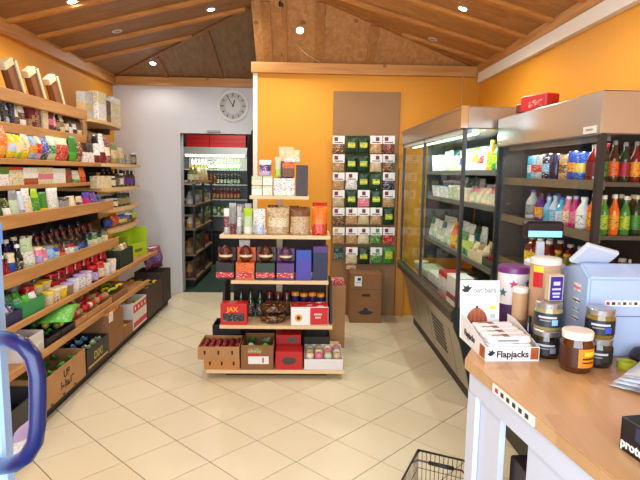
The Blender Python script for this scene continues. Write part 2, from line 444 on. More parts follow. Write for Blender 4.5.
# floor: grout bed and one object for each diagonal tile
floor = struct(bx('floor', XL, XR, YF, YB, -0.06, -0.004, plain((112, 92, 66), 0.8)))
TS, TA = 0.3306, math.radians(44.593)
TX, TY = -0.9161*CAM_H, 2.0364*CAM_H
tile_m, nt, b = newmat('floor_tile')
oi = nt.nodes.new('ShaderNodeObjectInfo'); r = nt.nodes.new('ShaderNodeValToRGB')
r.color_ramp.elements[0].color = (*lin((228, 217, 184)), 1); r.color_ramp.elements[1].color = (*lin((242, 233, 204)), 1)
tc = nt.nodes.new('ShaderNodeTexCoord'); n = nt.nodes.new('ShaderNodeTexNoise'); n.inputs['Scale'].default_value = 3.5; n.inputs['Detail'].default_value = 5
nt.links.new(tc.outputs['Object'], n.inputs['Vector'])
ma = nt.nodes.new('ShaderNodeMath'); ma.operation = 'MULTIPLY_ADD'; ma.inputs[1].default_value = 0.55
nt.links.new(n.outputs['Fac'], ma.inputs[0]); m2 = nt.nodes.new('ShaderNodeMath'); m2.operation = 'MULTIPLY'; m2.inputs[1].default_value = 0.45
nt.links.new(oi.outputs['Random'], m2.inputs[0]); nt.links.new(m2.outputs[0], ma.inputs[2]); nt.links.new(ma.outputs[0], r.inputs['Fac'])
nt.links.new(r.outputs['Color'], b.inputs['Base Color']); b.inputs['Roughness'].default_value = 0.32
def tile_mesh(poly):
    bm = bmesh.new(); add_prism(bm, poly, -0.008, 0.0)
    return finish(bm)
hs = TS/2-0.0028
ca, sa = math.cos(TA), math.sin(TA)
sq = [(-hs, -hs), (hs, -hs), (hs, hs), (-hs, hs)]
sq = [(u*ca+v*sa, -u*sa+v*ca) for u, v in sq]
whole = tile_mesh(sq[::1])
def clip(poly, lo, hi):
    for ax, lim, sg in ((0, lo[0], 1), (0, hi[0], -1), (1, lo[1], 1), (1, hi[1], -1)):
        out = []
        for i, p in enumerate(poly):
            q = poly[(i+1) % len(poly)]; ip, iq = (p[ax]-lim)*sg >= 0, (q[ax]-lim)*sg >= 0
            if ip: out.append(p)
            if ip != iq:
                t = (lim-p[ax])/(q[ax]-p[ax]); out.append((p[0]+t*(q[0]-p[0]), p[1]+t*(q[1]-p[1])))
        poly = out
        if len(poly) < 3: return None
    return poly
for i in range(-30, 31):
    for j in range(-30, 31):
        cx = TX+TS*((i+.5)*ca+(j+.5)*sa); cy = TY+TS*(-(i+.5)*sa+(j+.5)*ca)
        if not (XL-.25 < cx < XR+.25 and 1.35 < cy < YB+.25): continue
        P = [(cx+u, cy+v) for u, v in sq]
        Q = clip(P, (XL, 1.2), (XR, YB))
        if cx > XM-.2 and Q: Q = clip(Q, (XL, 1.2), (XR, YM)) if cx > XM else Q
        if not Q: continue
        me = whole if max(abs(a[0]-b_[0])+abs(a[1]-b_[1]) for a, b_ in zip(P, Q)) < 1e-6 and len(Q) == 4 else tile_mesh([(x-cx, y-cy) for x, y in Q])
        ob('tile', me, tile_m, floor, (cx, cy, 0.004-(-0.06)), 0)
# the floor object's origin is at its base centre: tiles are given in room coordinates
for o in floor.children:
    o.location.x -= floor.location.x; o.location.y -= floor.location.y; o.location.z = 0.060

# walls
struct(bx('wall_left', XL-0.15, XL, YF, YB, 0, EAVE, ORANGE))
struct(bx('wall_right', XR, XR+0.15, YF, YM, 0, EAVE, ORANGE))
struct(bx('wall_middle', XM, XR+0.15, YM, YM+0.14, 0, EAVE, ORANGE))
struct(bx('wall_side', XM, XM+0.12, YM+0.14, YB, 0, EAVE, WHITEWALL))
DX0, DX1, DZ = -1.575, -0.68, 2.035
bm = bmesh.new()
add_box(bm, XL, DX0, YB, YB+0.14, 0, EAVE); add_box(bm, DX1, XM+0.12, YB, YB+0.14, 0, EAVE); add_box(bm, DX0, DX1, YB, YB+0.14, DZ, EAVE)
struct(ob('wall_back', finish(bm), WHITEWALL))
bm = bmesh.new()
add_box(bm, XL, XR, YF-0.15, YF, 0, 0.25); add_box(bm, XL, XR, YF-0.15, YF, 2.45, EAVE)
add_box(bm, XL, -2.0, YF-0.15, YF, .25, 2.45); add_box(bm, 1.5, XR, YF-0.15, YF, .25, 2.45)
struct(ob('wall_front', finish(bm), ORANGE))
# white end strip of the orange wall and skirting
struct(bx('trim_1', XM-0.035, XM+0.012, YM-0.012, YM+0.14, 0, 2.6, plain((236, 232, 222), 0.5)))
# door frame: jambs, head
df = struct(thing('door_1'))
FRM = plain((216, 216, 220), 0.45)
bx('jamb', DX0-0.045, DX0, YB-0.025, YB+0.15, 0, DZ+0.04, FRM, df); bx('jamb', DX1, DX1+0.045, YB-0.025, YB+0.15, 0, DZ+0.04, FRM, df)
bx('head', DX0, DX1, YB-0.025, YB+0.15, DZ, DZ+0.04, FRM, df)
bx('door_closer', DX0+0.34, DX0+0.5, YB-0.06, YB-0.026, DZ+0.012, DZ+0.036, STEEL, df, 0.004)

# ceiling: four boarded slopes, with a batten over each rafter
LT, RT, RLT, RRT = 0.24, 0.28, 0.30, 0.80
def zl(X): return EAVE+LT*(X-XL)
def zr(X): return EAVE+RT*(XR-X)
ceil = struct(thing('ceiling'))
def slope(name, pts, mat, th=0.04):
    bm = bmesh.new(); a = [bm.verts.new(p) for p in pts]; b = [bm.verts.new((p[0], p[1], p[2]+th)) for p in pts]
    n = len(pts); bm.faces.new(a); bm.faces.new(b[::-1])
    for i in range(n): bm.faces.new((a[i], b[i], b[(i+1) % n], a[(i+1) % n]))
    bmesh.ops.recalc_face_normals(bm, faces=bm.faces)
    return ob(name, finish(bm), mat, ceil)
XRG = -0.11; ZRG = zl(XRG); YA, YB2, YR = YB-LT/RLT*(XM-XL), YM-LT/RRT*(XM-XL), YM-RT/RRT*(XR-XRG)
ZM = zl(XM)
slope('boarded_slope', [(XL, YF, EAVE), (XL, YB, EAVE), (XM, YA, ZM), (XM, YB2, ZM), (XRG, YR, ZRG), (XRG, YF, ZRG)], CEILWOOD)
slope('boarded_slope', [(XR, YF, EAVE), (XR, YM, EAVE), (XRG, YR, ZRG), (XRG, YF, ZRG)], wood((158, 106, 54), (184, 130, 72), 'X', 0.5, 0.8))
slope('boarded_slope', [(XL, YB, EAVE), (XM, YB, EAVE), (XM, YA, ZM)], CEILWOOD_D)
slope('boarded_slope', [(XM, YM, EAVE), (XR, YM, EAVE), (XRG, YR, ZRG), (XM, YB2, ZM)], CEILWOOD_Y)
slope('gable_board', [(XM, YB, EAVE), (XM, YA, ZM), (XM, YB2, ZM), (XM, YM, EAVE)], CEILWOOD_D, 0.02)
def batten(p, q, w, mat, th=0.028):
    p, q = Vector(p), Vector(q); t = (q-p); l = t.length; t.normalize()
    s = Vector((0, 0, 1)).cross(t); s.normalize(); nrm = t.cross(s)
    if nrm.z > 0: nrm = -nrm
    bm = bmesh.new(); M = Matrix((t, s, nrm)).transposed().to_4x4()
    add_box(bm, 0, l, -w/2, w/2, -0.01, th, M)
    o = ob('rafter', finish(bm), mat, ceil, p); return o
y = 5.87
while y > -0.7:
    xe = XRG
    if y > YA: xe = XL+(YB-y)*RLT/LT
    elif y > YR: xe = min(XRG, XL+(YM-y)*RRT/LT) if y < YB2 else XM
    if xe > XL+.2: batten((XL+.05, y, zl(XL+.05)), (xe-.03, y, zl(xe-.03)), 0.052, BATTEN)
    y -= 0.49
y = 5.47
while y > -0.7:
    xe = XRG
    if y > YR: xe = XR-(YM-y)*RRT/RT
    if xe < XR-.2: batten((XR-.05, y, zr(XR-.05)), (xe+.03, y, zr(xe+.03)), 0.052, BATTEN)
    y -= 0.48
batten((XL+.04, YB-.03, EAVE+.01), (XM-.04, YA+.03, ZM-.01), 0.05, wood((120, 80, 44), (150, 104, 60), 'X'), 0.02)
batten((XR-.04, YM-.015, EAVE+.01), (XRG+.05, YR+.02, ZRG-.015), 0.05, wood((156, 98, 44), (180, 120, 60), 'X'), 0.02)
def rear(x, w, right):
    if right:
        yt = YM-(zr(x)-EAVE)/RRT if x > XRG else YM-(zl(x)-EAVE)/RRT
        zt = EAVE+RRT*(YM-yt)
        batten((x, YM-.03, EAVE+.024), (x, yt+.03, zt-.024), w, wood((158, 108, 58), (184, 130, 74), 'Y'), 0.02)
    else:
        yt = YB-(zl(x)-EAVE)/RLT; zt = zl(x)
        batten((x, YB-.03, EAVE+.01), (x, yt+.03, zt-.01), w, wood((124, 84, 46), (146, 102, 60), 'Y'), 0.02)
for x in (-0.40, 0.12, 0.66): rear(x, 0.09, True)
rear(-0.225, 0.05, True)
for x in (-1.72, -1.05): rear(x, 0.06, False)
# wall-plate beams under the slopes, and the white cable duct of the right wall
struct(bx('trim_2', XL, XL+0.06, YF, YB, 2.60, 2.72, BEAM))
struct(bx('trim_3', XL+0.06, XM, YB-0.06, YB, 2.605, 2.705, BEAM_X))
struct(bx('trim_4', XM-0.05, XR-0.061, YM-0.06, YM, 2.60, 2.705, BEAM_X))
struct(bx('trim_5', XR-0.06, XR, YF, YM, 2.635, 2.725, BEAM))
struct(bx('trim_6', XR-0.05, XR, YF, YM-0.061, 2.535, 2.634, plain((240, 236, 224), 0.4)))

# recessed spot lamps: ring, reflector and glowing bulb, set square to the slope
def downlight(px_, py_, plane, label, lit=True, watt=None):
    a, bx_, by_ = plane; d = ray(px_, py_); t = (a-CAM_H)/(d.z-bx_*d.x-by_*d.y); p = EYE+d*t
    nrm = Vector((bx_, by_, -1)).normalized()
    q = nrm.to_track_quat('Z', 'Y').to_euler()
    t = thing('downlight', label, 'lamp', p+nrm*0.001, 0, 'recessed ceiling spot lamps', rot=q)
    ob('ring', m_lathe([(0.047, 0.0), (0.047, 0.005), (0.036, 0.008), (0.032, 0.006), (0.032, 0.0)], 24), plain((225, 220, 210), 0.3, 0.5), t)
    if lit: ob('bulb', m_lathe([(0.03, 0.001), (0.029, 0.008), (0.02, 0.011), (0.001, 0.012)], 20), plain((255, 244, 222), 0.5, emit=30), t)
    else: ob('bulb', m_lathe([(0.03, 0.001), (0.026, 0.004), (0.001, 0.005)], 20), plain((150, 130, 105), 0.3), t)
    if lit:
        l = bpy.data.lights.new('spot_light', 'SPOT'); l.energy = watt or LAMP_W; l.color = (1.0, 0.92, 0.80); l.spot_size = 2.95; l.spot_blend = 0.5; l.shadow_soft_size = 0.035
        o = bpy.data.objects.new('spot_light', l); C.objects.link(o); o.location = p+nrm*0.03; o.rotation_euler = (-nrm).to_track_quat('Z', 'Y').to_euler()
PL, PR_, PRL, PRR = (EAVE-LT*XL, LT, 0), (EAVE+RT*XR, -RT, 0), (EAVE+RLT*YB, 0, -RLT), (EAVE+RRT*YM, 0, -RRT)
downlight(153, 63, PRL, 'glowing spot lamp in the rear slope above the white wall', watt=LAMP_W*0.3)
downlight(211, 9, PL, 'glowing spot lamp in the left slope close to the ridge')
downlight(72, 1, PL, 'spot lamp at the top edge of the photo over the left shelves')
downlight(300, 30, PRR, 'glowing spot lamp in the knotty slope above the orange wall')
downlight(463, 8, PR_, 'spot lamp with bright ring in the right slope near the top')
downlight(433, 39, PR_, 'unlit spot lamp in the right slope nearest the orange wall', False)
downlight(117, 31, PL, 'unlit spot lamp in the left slope between two rafters', False)

def added_lamp(X, Y, pl, label, nrm):
    # unseen lamps added above the view to brighten the right wall
    z = pl[0]+pl[1]*X; nrm = Vector(nrm).normalized()
    t = thing('downlight', label, 'lamp', Vector((X, Y, z))+nrm*.001, 0, 'recessed ceiling spot lamps', rot=nrm.to_track_quat('Z', 'Y').to_euler())
    ob('ring', m_lathe([(0.047, 0.0), (0.047, 0.005), (0.036, 0.008), (0.032, 0.006), (0.032, 0.0)], 24), plain((225, 220, 210), 0.3, 0.5), t)
    ob('bulb', m_lathe([(0.03, 0.001), (0.029, 0.008), (0.02, 0.011), (0.001, 0.012)], 20), plain((255, 244, 222), 0.5, emit=30), t)
    l = bpy.data.lights.new('spot_light', 'SPOT'); l.energy = LAMP_W*1.15; l.color = (1.0, 0.92, 0.80); l.spot_size = 2.95; l.spot_blend = 0.5; l.shadow_soft_size = 0.035
    o = bpy.data.objects.new('spot_light', l); C.objects.link(o); o.location = Vector((X, Y, z))+nrm*.03; o.rotation_euler = (-nrm).to_track_quat('Z', 'Y').to_euler()
added_lamp(1.1, 2.9, PR_, 'added unseen spot lamp in the right slope above the drinks fridge', (-RT, 0, -1))
added_lamp(-0.95, 3.0, PL, 'added spot lamp in the left slope above the aisle, out of frame', (LT, 0, -1))
added_lamp(-0.8, 1.5, PL, 'added spot lamp in the left slope over the entrance, out of frame', (LT, 0, -1))

# ================================================================== left wall shelving
shelf = thing('wall_shelving', 'long pine shelf unit full of groceries along the left wall', 'shelf unit', (XL, 2.5, 0))
def spart(name, x0, x1, y0, y1, z0, z1, mat, parent=shelf, bev=0.0):
    o = bx(name, x0, x1, y0, y1, z0, z1, mat, None, bev); o.parent = parent
    o.location = o.location - parent.location; return o
YS = 2.5
BOARDS = dict(T0=(-1.95, 2.03, 4.90), T1=(-1.97, 1.865, 4.92), S2=(-1.86, 1.625, 4.94), S3=(-1.87, 1.455, 4.72), S4=(-1.76, 1.23, 4.94), S5=(-1.72, 0.895, 4.94), S6=(-1.66, 0.655, 6.0), S7=(-1.60, 0.43, 5.45), S8=(-1.56, 0.09, 6.25))
LIP = dict(T0=(2.0, 2.085), T1=(1.80, 1.868), S2=(1.592, 1.628), S3=(1.428, 1.458), S4=(1.205, 1.29), S5=(0.87, 0.952), S6=(0.632, 0.672), S7=(0.405, 0.45))
for k, (X, z, ye) in BOARDS.items():
    b_ = spart('shelf_board', XL+0.03, X-0.02, YS, ye, z-0.025, z, PINE if k != 'S8' else plain((50, 40, 34), 0.7))
    if k in LIP:
        l0, l1 = LIP[k]
        o = bx('front_lip', X-0.02, X, YS, ye, l0, l1, PINE, None, 0.003); o.parent = b_; o.location = o.location-b_.location-shelf.location
spart('back_panel', XL+0.012, XL+0.03, YS, 4.94, 0, 2.03, plain((52, 44, 40), 0.8))
spart('back_panel', XL+0.012, XL+0.03, 4.94, 6.25, 0, 1.0, plain((52, 44, 40), 0.8))
spart('plinth', XL+0.03, -1.62, YS, 6.25, 0, 0.064, plain((34, 30, 28), 0.8))
for y in (3.4, 4.2, 4.9):
    spart('upright', XL+0.03, XL+0.07, y, y+0.03, 0.064, 2.0, plain((60, 52, 46), 0.6))
# rounded end shelves towards the white wall
end = thing('corner_shelving', 'rounded pine end shelves between the long unit and the white wall', 'shelf unit', (XL, 4.98, 0))
def round_board(z, y1, th=0.03, bulge=0.06, x0=-1.86, x1=-1.93):
    pts = [(XL+0.01, 4.98)]
    for i in range(13):
        t = i/12; pts.append((x0+(x1-x0)*t+bulge*math.sin(PI*t), 4.98+(y1-4.98)*t))
    for i in range(1, 6):
        a = i/6*PI/2; pts.append((XL+0.01+(x1-XL-0.01)*math.cos(a), y1+0.1*math.sin(a)))
    pts.append((XL+0.01, y1+0.1))
    bm = bmesh.new(); add_prism(bm, pts[::-1], z-th, z); bmesh.ops.recalc_face_normals(bm, faces=bm.faces)
    o = ob('shelf_board', finish(bm), wood((206, 170, 112), (222, 190, 136), 'Y'), end); o.location = -end.location; return o
FZ = (2.03, 1.625, 1.395, 1.20, 1.0)
for i, z in enumerate(FZ): round_board(z, (6.05, 6.25, 6.2, 6.18, 6.1)[i], x0=(-1.95, -1.84, -1.84, -1.82, -1.82)[i], x1=(-2.05, -1.9, -1.9, -1.9, -1.9)[i])
o = bx('back_panel', XL+0.0005, XL+0.0095, 4.985, 6.2, 0.98, 1.6, plain((46, 42, 42), 0.8), None); o.parent = end; o.location -= end.location
for z in (1.99, 1.585):
    for y in (5.2, 5.9):
        o = bx('bracket', XL+0.01, XL+0.28, y, y+0.02, z-0.05, z+0.009, plain((70, 52, 36), 0.6), None); o.parent = end; o.location -= end.location

# --- products. (column from, to, count, kind, colours, height, depth, set back, lift)
X, z, _ = BOARDS['T1']
row('on the coffee shelf', 'L', X, z, [
    (0, 8, 1, 'bag', 'white', 'black', 'yellow', .153, .07), (8, 11, 1, 'box', 'black', 'charcoal', 'grey', .149, .06), (11, 16, 1, 'bag', 'silver', 'black', 'darkbrown', .149, .06),
    (16, 20, 1, 'box', 'black', 'navy', 'grey', .153, .06), (20, 33, 2, 'bag', 'white', 'charcoal', 'amber', .153, .07), (34, 40, 2, 'box', 'darkred', 'tan', 'black', .149, .06),
    (41, 45, 1, 'box', 'brown', 'crimson', 'cream', .153, .06), (45, 48, 1, 'bottle', 'coffee', 'black', 'darkred', .158, .06), (48, 53, 1, 'plainbox', 'cream', 'cream', 'khaki', .153, .06), (53, 58, 1, 'box', 'darkred', 'pink', 'black', .140, .06),
    (58, 63, 1, 'bag', 'charcoal', 'pink', 'white', .140, .06), (63, 66, 1, 'bottle', 'black', 'charcoal', 'tan', .158, .06), (66, 70, 1, 'bag', 'cream', 'khaki', 'black', .149, .06), (70, 74, 1, 'bottle', 'coffee', 'black', 'cream', .158, .06),
    (74, 82, 2, 'bag', 'charcoal', 'white', 'brown', .149, .06), (82, 87, 1, 'bag', 'cream', 'brown', 'black', .158, .06), (87, 91, 1, 'plainbox', 'tan', 'tan', 'brown', .158, .05),
    (2, 88, 14, 'box', 'darkbrown', 'charcoal', 'coffee', .140, .07, .1)], 'packs of coffee and tea on the shelf below the top board')
X, z, _ = BOARDS['S2']
row('on the snack shelf', 'L', X, z, [
    (0, 7, 1, 'pillow', 'cyan', 'white', 'sky', .224, .08), (7, 16, 1, 'pillow', 'orange', 'amber', 'cream', .207, .08), (16, 24, 1, 'pillow', 'yellow', 'paleblue', 'lime', .168, .08), (24, 31, 1, 'pillow', 'lime', 'cream', 'yellow', .162, .08),
    (31, 38, 1, 'pillow', 'cream', 'yellow', 'green', .179, .08), (38, 44, 1, 'pillow', 'sky', 'amber', 'red', .168, .08), (44, 49, 1, 'pillow', 'lilac', 'red', 'cream', .168, .08), (49, 56, 1, 'pillow', 'blue', 'navy', 'white', .174, .08),
    (56, 64, 1, 'pillow', 'palegreen', 'green', 'white', .185, .08), (64, 76, 1, 'pillow', 'red', 'red', 'cream', .190, .08), (76, 83, 1, 'pillow', 'green', 'brightgreen', 'darkgreen', .213, .06), (83, 88, 1, 'pillow', 'brown', 'darkred', 'cream', .168, .06),
    (88, 98, 1, 'box', 'white', 'white', 'crimson', .090, .09),
    (30, 46, 2, 'pillow', 'paleblue', 'blue', 'white', .235, .07, .1), (46, 66, 2, 'pillow', 'cream', 'red', 'palegreen', .224, .07, .1), (66, 76, 1, 'pillow', 'white', 'red', 'green', .224, .07, .1), (8, 30, 2, 'pillow', 'tan', 'cream', 'orange', .190, .07, .1)], 'bags of snacks on the long snack shelf')
X, z, _ = BOARDS['S3']
row('on the thin tea shelf', 'L', X, z, [
    (1, 15, 1, 'box', 'white', 'green', 'red', .12, .07), (15, 29, 1, 'box', 'cream', 'red', 'green', .12, .07), (29, 43, 1, 'box', 'white', 'crimson', 'lime', .12, .07), (43, 58, 1, 'box', 'cream', 'pink', 'green', .12, .07),
    (58, 70, 1, 'box', 'white', 'white', 'palegreen', .12, .07), (70, 79, 1, 'bag', 'brown', 'crimson', 'tan', .12, .06), (79, 86, 1, 'bag', 'green', 'palegreen', 'white', .10, .06), (86, 91, 1, 'bag', 'orange', 'red', 'amber', .13, .06)], 'tea boxes on the thin board below the snacks')
X, z, _ = BOARDS['S4']
row('on the wide-lipped shelf', 'L', X, z, [
    (0, 5, 1, 'bag', 'darkred', 'charcoal', 'cream', .12, .08), (5, 13, 1, 'bag', 'darkgreen', 'olive', 'green', .14, .08), (13, 20, 1, 'bag', 'darkgreen', 'white', 'yellow', .16, .08), (20, 28, 1, 'bag', 'white', 'palegreen', 'grey', .20, .07),
    (28, 33, 1, 'bag', 'paleblue', 'grey', 'white', .2, .07), (33, 41, 1, 'bag', 'white', 'cream', 'olive', .21, .08), (41, 48, 1, 'bag', 'darkgreen', 'green', 'lime', .2, .07), (48, 56, 1, 'bag', 'green', 'yellow', 'darkgreen', .18, .07),
    (56, 67, 1, 'bag', 'white', 'white', 'green', .20, .07), (67, 74, 1, 'box', 'grey', 'charcoal', 'cream', .13, .07), (74, 84, 1, 'bag', 'cream', 'white', 'brown', .13, .08), (84, 90, 1, 'bag', 'beige', 'darkbrown', 'white', .12, .07),
    (90, 97, 1, 'bag', 'purple', 'magenta', 'violet', .15, .07), (97, 103, 1, 'bag', 'purple', 'navy', 'lilac', .14, .07), (103, 108, 1, 'bag', 'navy', 'purple', 'sky', .12, .07),
    (2, 60, 6, 'bag', 'darkgreen', 'charcoal', 'palegreen', .13, .07, .1)], 'pouches standing behind the wide pine lip')
X, z, _ = BOARDS['S5']
row('on the jar shelf', 'L', X, z, [
    (1, 8, 1, 'jar', 'white', 'darkgreen', 'paleblue', .11, .085), (8, 15, 1, 'jar', 'darkred', 'white', 'crimson', .16, .085), (15, 19, 1, 'bottle', 'darkred', 'black', 'red', .14, .06), (19, 25, 1, 'jar', 'cream', 'cream', 'blue', .16, .08),
    (26, 32, 1, 'bottle', 'black', 'white', 'charcoal', .21, .07), (33, 45, 1, 'bag', 'palegreen', 'white', 'green', .23, .09), (45, 51, 1, 'jar', 'pink', 'cream', 'lilac', .15, .075), (51, 55, 1, 'bottle', 'pink', 'cream', 'white', .14, .055),
    (55, 61, 1, 'jar', 'sky', 'grey', 'sky', .14, .075), (61, 66, 1, 'jar', 'blue', 'olive', 'paleblue', .14, .07), (66, 71, 1, 'bottle', 'darkred', 'black', 'orange', .15, .06), (71, 75, 1, 'jar', 'brown', 'charcoal', 'white', .14, .065), (75, 80, 1, 'jar', 'crimson', 'black', 'white', .14, .065),
    (80, 84, 1, 'jar', 'coffee', 'black', 'sky', .13, .06), (84, 89, 1, 'jar', 'blue', 'black', 'navy', .12, .065), (89, 93, 1, 'jar', 'navy', 'black', 'blue', .11, .06), (93, 98, 1, 'jar', 'darkgreen', 'black', 'palegreen', .15, .065), (98, 102, 1, 'jar', 'green', 'grey', 'cream', .15, .06), (102, 107, 1, 'jar', 'darkgreen', 'black', 'palegreen', .15, .065), (107, 114, 1, 'jar', 'olive', 'charcoal', 'cream', .16, .07),
    (4, 24, 3, 'bottle', 'darkred', 'cream', 'navy', .24, .07, .1), (24, 46, 3, 'bottle', 'navy', 'cream', 'charcoal', .23, .07, .11), (46, 58, 2, 'bottle', 'black', 'cream', 'darkred', .22, .07, .1), (58, 112, 9, 'bottle', 'coffee', 'darkred', 'charcoal', .2, .07, .1), (20, 112, 12, 'bottle', 'black', 'navy', 'navy', .22, .07, .19)], 'jars and bottles on the jar shelf')
X, z, _ = BOARDS['S6']
row('on the low pot shelf', 'L', X, z, [
    (56, 62, 1, 'tub', 'cream', 'yellow', 'olive', .090, .08), (62, 68, 1, 'tub', 'cream', 'cream', 'brown', .090, .08), (68, 74, 1, 'tub', 'yellow', 'cream', 'olive', .090, .08), (74, 80, 1, 'tub', 'khaki', 'lilac', 'purple', .090, .08),
    (80, 86, 1, 'tub', 'white', 'paleblue', 'grey', .101, .08), (86, 98, 2, 'tub', 'white', 'lilac', 'purple', .112, .08), (98, 104, 1, 'jar', 'darkred', 'red', 'lilac', .134, .08), (104, 110, 1, 'jar', 'red', 'red', 'cream', .146, .08), (110, 116, 1, 'tub', 'white', 'cream', 'grey', .112, .07), (116, 122, 1, 'tub', 'white', 'cream', 'pink', .123, .07),
    (32, 51, 3, 'jar', 'red', 'red', 'darkred', .146, .085, .26), (51, 58, 1, 'jar', 'red', 'red', 'darkred', .146, .085, .10), (58, 72, 2, 'tub', 'cream', 'yellow', 'khaki', .134, .08, .10), (72, 86, 2, 'jar', 'darkred', 'red', 'red', .168, .085, .10), (86, 124, 5, 'jar', 'red', 'red', 'darkred', .190, .085, .10),
    (52, 110, 7, 'jar', 'grey', 'silver', 'charcoal', .168, .08, .2)], 'pots and red-lidded jars on the low shelf')
row('on the rounded top shelf', 'L', -1.98, FZ[0], [
    (104, 112, 1, 'box', 'white', 'cream', 'coffee', .30, .1, .02), (117, 126, 1, 'box', 'cream', 'white', 'coffee', .29, .1, .02), (112, 116, 1, 'box', 'darkbrown', 'brown', 'tan', .24, .08, .02), (95, 103, 1, 'box', 'silver', 'beige', 'khaki', .26, .08, .06)], 'boxes on the rounded top shelf')
row('on the second rounded shelf', 'L', -1.85, FZ[1], [
    (101, 106, 1, 'bag', 'darkred', 'white', 'black', .253, .08), (106, 111, 1, 'bag', 'white', 'darkred', 'charcoal', .265, .08), (111, 116, 1, 'bag', 'darkred', 'cream', 'white', .253, .08), (118, 124, 1, 'bag', 'khaki', 'beige', 'olive', .196, .08), (124, 130, 1, 'bag', 'beige', 'grey', 'khaki', .172, .08),
    (131, 135, 1, 'jar', 'khaki', 'grey', 'grey', .103, .07), (136, 141, 1, 'jar', 'charcoal', 'silver', 'khaki', .127, .07),
    (100, 124, 4, 'bag', 'brown', 'grey', 'beige', .299, .07, .12), (124, 134, 2, 'bag', 'khaki', 'cream', 'grey', .230, .07, .12)], 'bags on the second rounded shelf')
row('on the third rounded shelf', 'L', -1.85, FZ[2], [
    (101, 115, 4, 'plainbox', 'cream', 'cream', 'khaki', .112, .07), (116, 120, 1, 'jar', 'charcoal', 'white', 'cream', .112, .06), (120, 124, 1, 'jar', 'coffee', 'black', 'charcoal', .134, .06), (124, 128, 1, 'jar', 'charcoal', 'cream', 'cream', .134, .06), (128, 139, 3, 'bottle', 'darkbrown', 'black', 'purple', .168, .06),
    (116, 137, 5, 'bottle', 'black', 'charcoal', 'navy', .179, .06, .09)], 'jars on the third rounded shelf')
row('on the fourth rounded board', 'L', -1.83, FZ[3], [
    (110, 122, 3, 'jar', 'charcoal', 'silver', 'cream', .09, .065), (122, 134, 3, 'jar', 'darkgreen', 'black', 'khaki', .13, .065), (110, 134, 6, 'jar', 'black', 'silver', 'charcoal', .13, .06, .09)], 'jars on the fourth rounded shelf')
row('on the lowest rounded shelf', 'L', -1.83, FZ[4], [
    (112, 118, 1, 'pillow', 'navy', 'blue', 'charcoal', .12, .1), (118, 124, 1, 'pillow', 'red', 'crimson', 'yellow', .13, .1), (124, 133, 1, 'pillow', 'blue', 'yellow', 'white', .11, .12), (133, 137, 1, 'pillow', 'green', 'charcoal', 'white', .13, .1), (137, 141, 1, 'pillow', 'lime', 'crimson', 'olive', .13, .1)], 'bags on the lowest rounded shelf')

# leaning board boxes and books on the top board
zt = 2.031
def leaning(yc, w, h, tilt, label, c=(120, 74, 40)):
    t = thing('leaning_box', label, 'box', (-2.03, yc, zt), group='leaning boxes on the top board', rot=(tilt, 0, 0))
    WB = wood(c, tuple(min(255, int(v*1.2)) for v in c), 'Z')
    cr = plain((226, 210, 168), 0.6)
    o = ob('body', m_box(0.05, w, h, 0.003), WB, t, (0, 0, 0))
    ob('top_block', m_box(0.055, w*0.95, 0.05, 0.004), cr, t, (0.006, -w*0.3, h-.03))
    ob('side_strip', m_box(0.012, 0.028, h*0.92, 0.002), cr, t, (0.031, w*0.36, 0.012))
    ob('cross_strip', m_box(0.010, w*0.5, 0.02, 0.002), cr, t, (0.0305, -w*0.1, 0.03))
for yc, lb in ((3.92, 'leaning brown box with cream top, nearest of three on top board'), (4.22, 'leaning brown box with cream top, middle of three on top board'), (4.54, 'leaning brown box with cream top, farthest of three on top board')):
    leaning(yc, 0.13, 0.29, 0.5, lb)
bk = [('red', .22), ('navy', .2), ('crimson', .23), ('cream', .21), ('blue', .17)]
for i, (c, h) in enumerate(bk):
    o = ob('book', m_box(0.16, 0.025, h, 0.002), printed(c, c, 'cream', 'solid', 0.5), None, (-2.06, 3.40+i*0.035, zt), rot=(-0.12 if False else 0, 0, 0))
    tag(o, '%s book standing at the near end of the top board' % cw(c), 'book', 'books on the top board')

# trays on the low pot shelf, near end
def tray_of(name, label, cat, loc, rz, w, d, h, mat, fill, front=1.0, group=None, n=(3, 2), parts=None, t=0.006, fillz=None):
    """an open tray (a thing) and its goods (things of their own lying in it)"""
    o = ob(name, m_tray(w, d, h, t, front), mat, None, loc, rz); tag(o, label, cat, group)
    M = Matrix.Translation(Vector(loc)) @ Matrix.Rotation(rz, 4, 'Z')
    q = 0
    for i in range(n[0]):
        for j in range(n[1]):
            u = -w/2+t+(w-2*t)*(i+.5)/n[0]; v = -d/2+t+(d-2*t)*(j+.5)/n[1]
            p = M @ Vector((u, v, t+0.0005)); fill(p, rz, (w-2*t)/n[0]*0.93, (d-2*t)/n[1]*0.93, q); q += 1
    return o
def goods(kind, cols, h, place, key, end='near end', words=None):
    def f(p, rz, w, d, q):
        c = cols[q % len(cols)]
        o, cat, wd = product(kind, round(w, 3), round(d, 3), h, c[0], c[1], c[2], p, rz, q)
        item(o, wd, place, cat, end, key)
    return f
